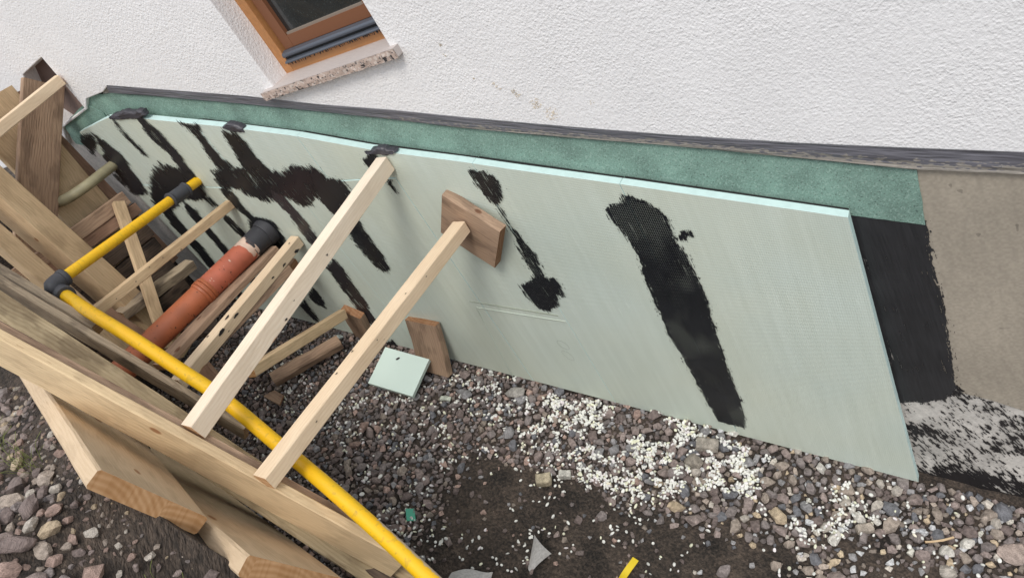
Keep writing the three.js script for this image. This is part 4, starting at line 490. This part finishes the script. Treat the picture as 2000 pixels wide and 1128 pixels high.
{ // foam offcut leaning against the upright block
  const g = new THREE.BoxGeometry(0.235, 0.022, 0.185, 8, 2, 8), p = g.attributes.position; for (let i = 0; i < p.count; i++) { const x = p.getX(i), z = p.getZ(i); p.setXYZ(i, x + 0.002 * (fbm(z * 40 + 9, 4, 2) - 0.5), p.getY(i) + 0.0015 * (fbm(x * 30 + 20, z * 30 + 20, 2) - 0.5), z); } g.computeVertexNormals();
  const m = single('foam_offcut', g, std({ color: rgb(205, 222, 212), roughness: 0.6 }), 'pale foam offcut with a black fleck, lying in front of the upright block', 'offcut'); m.position.set(-2.425, 0.825, 0.235); m.rotation.set(0.22, -0.09, -0.34);
  const f = new THREE.Mesh(new THREE.CircleGeometry(0.007, 7), bitMat); f.name = 'bitumen_spot'; f.scale.set(1.6, 0.8, 1); f.rotation.set(-Math.PI / 2, 0, 0.8); f.position.set(-0.03, 0.0125, -0.055); m.add(f);
}

// ---------------------------------------------------------------- pipes
const V3 = (a) => new THREE.Vector3(...a);
const tube = (pts, r, seg = 40, rad = 20, closedEnds = false) => { const c = new THREE.CatmullRomCurve3(pts.map(V3), false, 'centripetal'); return new THREE.TubeGeometry(c, seg, r, rad, false); };
const ring = (a, b, r0, r1, rad = 28) => { const A = V3(a), Bb = V3(b), d = Bb.clone().sub(A), g = new THREE.LatheGeometry([[0, 0], [r0 * 0.97, 0], [r0, 0.004], [r1, d.length() - 0.004], [r1 * 0.97, d.length()], [0, d.length()]].map(([x, y]) => new THREE.Vector2(x, y)), rad); g.applyQuaternion(new THREE.Quaternion().setFromUnitVectors(new THREE.Vector3(0, 1, 0), d.normalize())); g.translate(...a); return g; };
const at = (a, b, t) => a.map((v, i) => mix(v, b[i], t));
{ // yellow pipe: stub in the wall, black sleeve, straight run, elbow, long run along the bank
  const W = PIPE.w, E = PIPE.e, yt = (peel) => tex(1024, 64, (u, v) => { const a = fbm(u * 30, v * 4, 4, 30, 4), s = fbm(u * 140 + 5, v * 10, 3, 140, 10); let c = [232, 182 + 8 * (a - 0.5), 20]; const g = sstep(0.55, 0.8, a) * 0.10 + (s > 0.70 ? 0.22 : 0) + (vn(u * 300, v * 30, 300, 30) > 0.95 ? 0.3 : 0); c = [mix(c[0], 150, g), mix(c[1], 126, g), mix(c[2], 80, g)]; if (peel) { const k = fbm(u * 160, v * 9 + 4, 3, 160, 9); if (u > 0.765 && u < 0.92 && Math.abs(v - 0.47) < 0.10 + 0.12 * (k - 0.5)) c = [186 + 30 * (k - 0.5), 164 + 30 * (k - 0.5), 138]; } return c; }, { wrap: false });
  const ym = std({ map: yt(false), roughness: 0.42 }), ym2 = std({ map: yt(true), roughness: 0.45 }), bk = std({ color: rgb(66, 67, 72), roughness: 0.6 });
  const o = thing('yellow_pipe', E, 'yellow pipe with black fittings running from the foam round an elbow along the planks', 'pipe');
  part('pipe_stub', tube([at(W, E, -0.05), W, at(W, E, 0.16)], 0.0205, 12), ym, o);
  part('sleeve', mergeGeometries([ring(at(W, E, 0.09), at(W, E, 0.21), 0.029, 0.029), ring(at(W, E, 0.085), at(W, E, 0.10), 0.033, 0.033), ring(at(W, E, 0.20), at(W, E, 0.215), 0.033, 0.033)]), bk, o);
  part('straight_run', tube([at(W, E, 0.18), at(W, E, 0.55), at(W, E, 0.985)], 0.0207, 30), ym, o);
  const leg = PIPE.leg, e2 = at(leg[0], leg[1], 0.22);
  part('elbow', mergeGeometries([tube([at(W, E, 0.945), at(W, E, 0.985), [E[0] + 0.004, E[1] - 0.004, E[2] + 0.012], leg[0], e2], 0.031, 24), ring(at(W, E, 0.93), at(W, E, 0.955), 0.034, 0.034), ring(at(leg[0], leg[1], 0.16), at(leg[0], leg[1], 0.26), 0.035, 0.035)]), bk, o);
  part('long_run', tube(leg, 0.0228, 90, 22), ym2, o);
}
{ // orange drain pipe with a black sleeve at the foam and a socket halfway
  const P = PIPE.or, A = P[0], Z = P[3], o = thing('drain_pipe', Z, 'thick orange drain pipe coming out of the foam', 'pipe');
  const map = tex(512, 128, (u, v) => { const a = fbm(u * 12, v * 6, 4, 12, 6), sp = vn(u * 70, v * 22, 70, 22), sp2 = vn(u * 130 + 4, v * 40, 130, 40); let k = 1 + (a - 0.5) * 0.22; let c = [170 * k, 96 * k, 62 * k]; if (sp > 0.93) c = c.map(q => q * 0.5); if (sp2 > 0.95) c = c.map(q => q * 0.65); return c; }, { wrap: false });
  const map2 = tex(512, 128, (u, v) => { const a = fbm(u * 8, v * 6, 4, 8, 6), m = fbm(u * 16 + 3, v * 7, 4, 16, 7), sp = vn(u * 44, v * 24, 44, 24); let k = 1 + (a - 0.5) * 0.2, c = [178 * k, 98 * k, 74 * k]; const w = sstep(0.34, 0.05, u) * 1.1 - 0.15; if (m > 0.72 - 0.4 * w) c = [204 * k, 178 * k, 160 * k]; if (u < 0.3 && m < 0.2 + 0.25 * w) c = [64, 60, 62]; if (sp > 0.93) c = c.map(q => q * 0.45); return c; }, { wrap: false }), om2 = std({ map: map2, roughness: 0.5 });
  const om = std({ map, roughness: 0.5 }), bk = std({ color: rgb(52, 52, 56), roughness: 0.6 });
  part('pipe', tube([at(A, Z, 0.1), at(A, Z, 0.3), at(A, Z, 0.6), at(A, Z, 1.05)], 0.050, 40, 36), om, o); part('upper_pipe', tube([at(A, Z, 0.10), at(A, Z, 0.2), at(A, Z, 0.46)], 0.0522, 30, 36), om2, o);
  part('socket', mergeGeometries([ring(at(A, Z, 0.44), at(A, Z, 0.465), 0.0525, 0.056), ring(at(A, Z, 0.465), at(A, Z, 0.49), 0.056, 0.056), ring(at(A, Z, 0.49), at(A, Z, 0.51), 0.056, 0.053)]), om, o);
  part('wall_sleeve', mergeGeometries([ring(at(A, Z, -0.02), at(A, Z, 0.035), 0.066, 0.060, 30), ring(at(A, Z, 0.0), at(A, Z, 0.12), 0.056, 0.054, 30)]), bk, o);
}
single('conduit', tube(PIPE.cond, 0.0235, 40), std({ color: rgb(176, 168, 138), roughness: 0.55, map: tex(256, 64, (u, v) => { const k = 225 + 50 * (fbm(u * 14, v * 6, 4, 14, 6) - 0.5); return [k, k, k * 0.98]; }) }), 'beige plastic conduit curving out of the foam at the far end', 'conduit');

// ---------------------------------------------------------------- small things lying in the trench
const onF = (x, z, dy = 0) => { const i = clamp(Math.round((x - hx0) / hs), 0, hw - 1), j = clamp(Math.round((z - hz0) / hs), 0, hh - 1); return Hmap[j * hw + i] + dy; };
function rubble(name, x, z, sx, sy, sz, col, label, category, seed, rot = [0, 0, 0]) { const g = stoneGeo(seed, 3); g.computeBoundingBox(); const s = g.boundingBox.getSize(new THREE.Vector3()); g.scale(sx / s.x, sy / s.y, sz / s.z); const m = single(name, g, std({ color: rgb(...col), map: stoneTex, bumpMap: stoneTex, bumpScale: 0.003, roughness: 0.93 }), label, category); m.position.set(x, floorH(x, z) + sy * 0.42 + 0.008, z); m.rotation.set(...rot); return m; }
function blockStone(name, x, z, sx, sy, sz, col, label, category, seed, rot) { const g = mergeVertices((() => { const q = new THREE.BoxGeometry(sx, sy, sz, 6, 4, 6); q.deleteAttribute('normal'); q.deleteAttribute('uv'); return q; })()), p = g.attributes.position; for (let i = 0; i < p.count; i++) { const a = [p.getX(i) / sx * 2, p.getY(i) / sy * 2, p.getZ(i) / sz * 2], k = 1 - 0.07 * Math.max(0, Math.hypot(...a) - 1.05) / 0.7, n = 0.008 * (fbm(p.getX(i) * 50 + seed, p.getZ(i) * 50 + p.getY(i) * 30 + seed, 3) - 0.5); p.setXYZ(i, p.getX(i) * k + n, p.getY(i) * k + n, p.getZ(i) * k - n); } const uv = new Float32Array(p.count * 2); for (let i = 0; i < p.count; i++) { uv[2 * i] = p.getX(i); uv[2 * i + 1] = p.getZ(i) + p.getY(i); } g.setAttribute('uv', new THREE.BufferAttribute(uv, 2)); g.computeVertexNormals(); const m = single(name, g, std({ color: rgb(...col), map: stoneTex, bumpMap: stoneTex, bumpScale: 0.003 }), label, category); m.position.set(x, floorH(x, z) + sy * 0.45 + 0.012, z); m.rotation.set(...rot); return m; }
blockStone('stone_block', -1.69, 0.495, 0.062, 0.04, 0.045, [214, 200, 170], 'beige squared stone block half bedded in the dark soil', 'stone', 3, [0.2, 0.35, -0.3]);
blockStone('stone_block', -1.63, 0.44, 0.05, 0.03, 0.03, [232, 228, 216], 'whitish squared chip touching the beige stone block', 'stone', 8, [0.1, 0.3, -0.3]);
blockStone('mortar_lump', -1.16, 0.145, 0.085, 0.035, 0.05, [196, 186, 172], 'flat grey mortar lump at the foot of the second foam board', 'rubble', 11, [0, 0.2, -0.34]);
rubble('mortar_lump', -1.19, 0.235, 0.075, 0.05, 0.07, [176, 166, 152], 'rounded pale rubble lump in front of the flat mortar lump', 'rubble', 401, [0, 0.5, -0.3]);
rubble('mortar_lump', -1.95, 0.14, 0.09, 0.04, 0.06, [198, 192, 184], 'crumbly whitish mortar lump beside the upright block', 'rubble', 402, [0, 0.2, -0.3]);
blockStone('stone_block', -0.605, 0.306, 0.06, 0.03, 0.028, [206, 192, 176], 'small beige slab on the brown soil near the open end', 'stone', 17, [0.1, 0.5, -0.3]);
rubble('slab_shard', -0.175, 0.235, 0.10, 0.02, 0.08, [206, 186, 174], 'flat pinkish shard lying on the soil at the picture corner', 'shard', 403, [0.1, 0.7, -0.3]);
rubble('foam_crumb', -0.443, 0.25, 0.045, 0.016, 0.02, [240, 242, 244], 'white crumb of foam on the soil near the open end', 'foam crumb', 404, [0, 0.3, -0.3]);
blockStone('foam_crumb', -2.223, 0.263, 0.05, 0.012, 0.02, [226, 232, 214], 'pale flat foam chip on the gravel right of the offcut', 'foam crumb', 21, [0, 0.1, -0.3]);
rubble('foam_crumb', -2.87, 0.10, 0.05, 0.03, 0.03, [210, 222, 216], 'pale foam crumb between the low strut and its block', 'foam crumb', 405, [0, 0.3, -0.3]);
{ const m = timber('twig', lay([-0.422, 0.055, 0.299], [-0.342, 0.026, 0.251], 0.007, 0.005), 'tan', 'thin straw-coloured splinter lying on the soil near the open end', 'splinter'); }
function sheetThing(name, w, h, n, bend, mat, label, category, pos, rot) { const g = new THREE.PlaneGeometry(w, h, n, n), p = g.attributes.position; for (let i = 0; i < p.count; i++) { const u = p.getX(i) / w + 0.5, v = p.getY(i) / h + 0.5, q = bend(u, v); p.setXYZ(i, q[0], q[1], q[2]); } g.computeVertexNormals(); const top = g, bot = g.clone(); bot.translate(0, 0, -0.0012); const m = single(name, mergeGeometries([top, bot]), mat, label, category); m.position.set(...pos); m.rotation.set(...rot); return m; }
const fleece = std({ color: rgb(206, 204, 200), roughness: 0.95, map: tex(256, 256, (u, v) => { const k = 225 + 60 * (fbm(u * 20, v * 20, 4, 20, 20) - 0.5); return [k, k, k]; }) });
sheetThing('fleece_scrap', 0.09, 0.16, 16, (u, v) => { const wd = 0.012 + 0.085 * Math.pow(v, 1.6); return [(u - 0.5) * wd + 0.03 * v * v, (v - 0.5) * 0.16 - 0.03 * u * v, 0.022 * Math.sin(u * 2.6) * v + 0.03 * v * v]; }, fleece, 'curled white fleece scrap standing out of the bare soil', 'fleece scrap', [-1.60, floorH(-1.6, 0.82) + 0.02, 0.81], [-1.15, 0.1, -0.25]);
sheetThing('fleece_scrap', 0.16, 0.12, 12, (u, v) => [(u - 0.5) * 0.17, (v - 0.5) * 0.12 * (0.6 + 0.5 * u) + 0.01 * Math.sin(u * 5), 0.012 * Math.sin(v * 3 + u * 2)], fleece, 'flat white fleece scrap at the picture edge beside the yellow pipe', 'fleece scrap', [-1.77, floorH(-1.77, 0.98) + 0.022, 0.985], [-1.45, 0, 0.1]);
sheetThing('yellow_strap', 0.03, 0.12, 12, (u, v) => [(u - 0.5) * 0.026 + 0.02 * Math.sin(v * 2.2), (v - 0.5) * 0.11, 0.03 * Math.sin(v * 3)], std({ color: rgb(226, 198, 44), roughness: 0.6 }), 'curled yellow plastic strap on the soil at the picture edge', 'strap', [-1.30, floorH(-1.3, 0.74) + 0.012, 0.735], [-1.2, 0, -0.35]);
sheetThing('green_scrap', 0.03, 0.055, 8, (u, v) => [(u - 0.5) * 0.026, (v - 0.5) * 0.055, 0.012 * Math.cos(u * 3)], std({ color: rgb(86, 168, 142), roughness: 0.8 }), 'small green membrane scrap on the dark gravel beside the yellow pipe', 'scrap', [-2.10, floorH(-2.1, 0.81) + 0.018, 0.81], [-1.4, 0, 0.6]);
{ // thin grass on the bank
  const r = rng(8), geos = [], gm = std({ color: rgb(112, 120, 62), roughness: 0.8 });
  for (const [cx, cz, n, sp] of [[-2.42, 1.42, 60, 0.06], [-2.2, 1.42, 26, 0.05], [-1.72, 1.55, 16, 0.05]]) for (let i = 0; i < n; i++) { const x = cx + (r() - 0.5) * sp * 2, z = cz + (r() - 0.5) * sp, y = bankH(x, z) - 0.004, h = 0.03 + r() * 0.05, a = r() * 6.28, b = 0.02 + r() * 0.05; geos.push(new THREE.TubeGeometry(new THREE.CatmullRomCurve3([new THREE.Vector3(x, y, z), new THREE.Vector3(x + Math.cos(a) * b * 0.4, y + h * 0.7, z + Math.sin(a) * b * 0.4), new THREE.Vector3(x + Math.cos(a) * b, y + h, z + Math.sin(a) * b)]), 5, 0.0007, 3)); }
  const m = single('grass', mergeGeometries(geos), gm, 'thin grass blades sprouting from the soil beside the planks', 'grass'); m.userData.kind = 'stuff';
}
renderer.render(scene, camera);
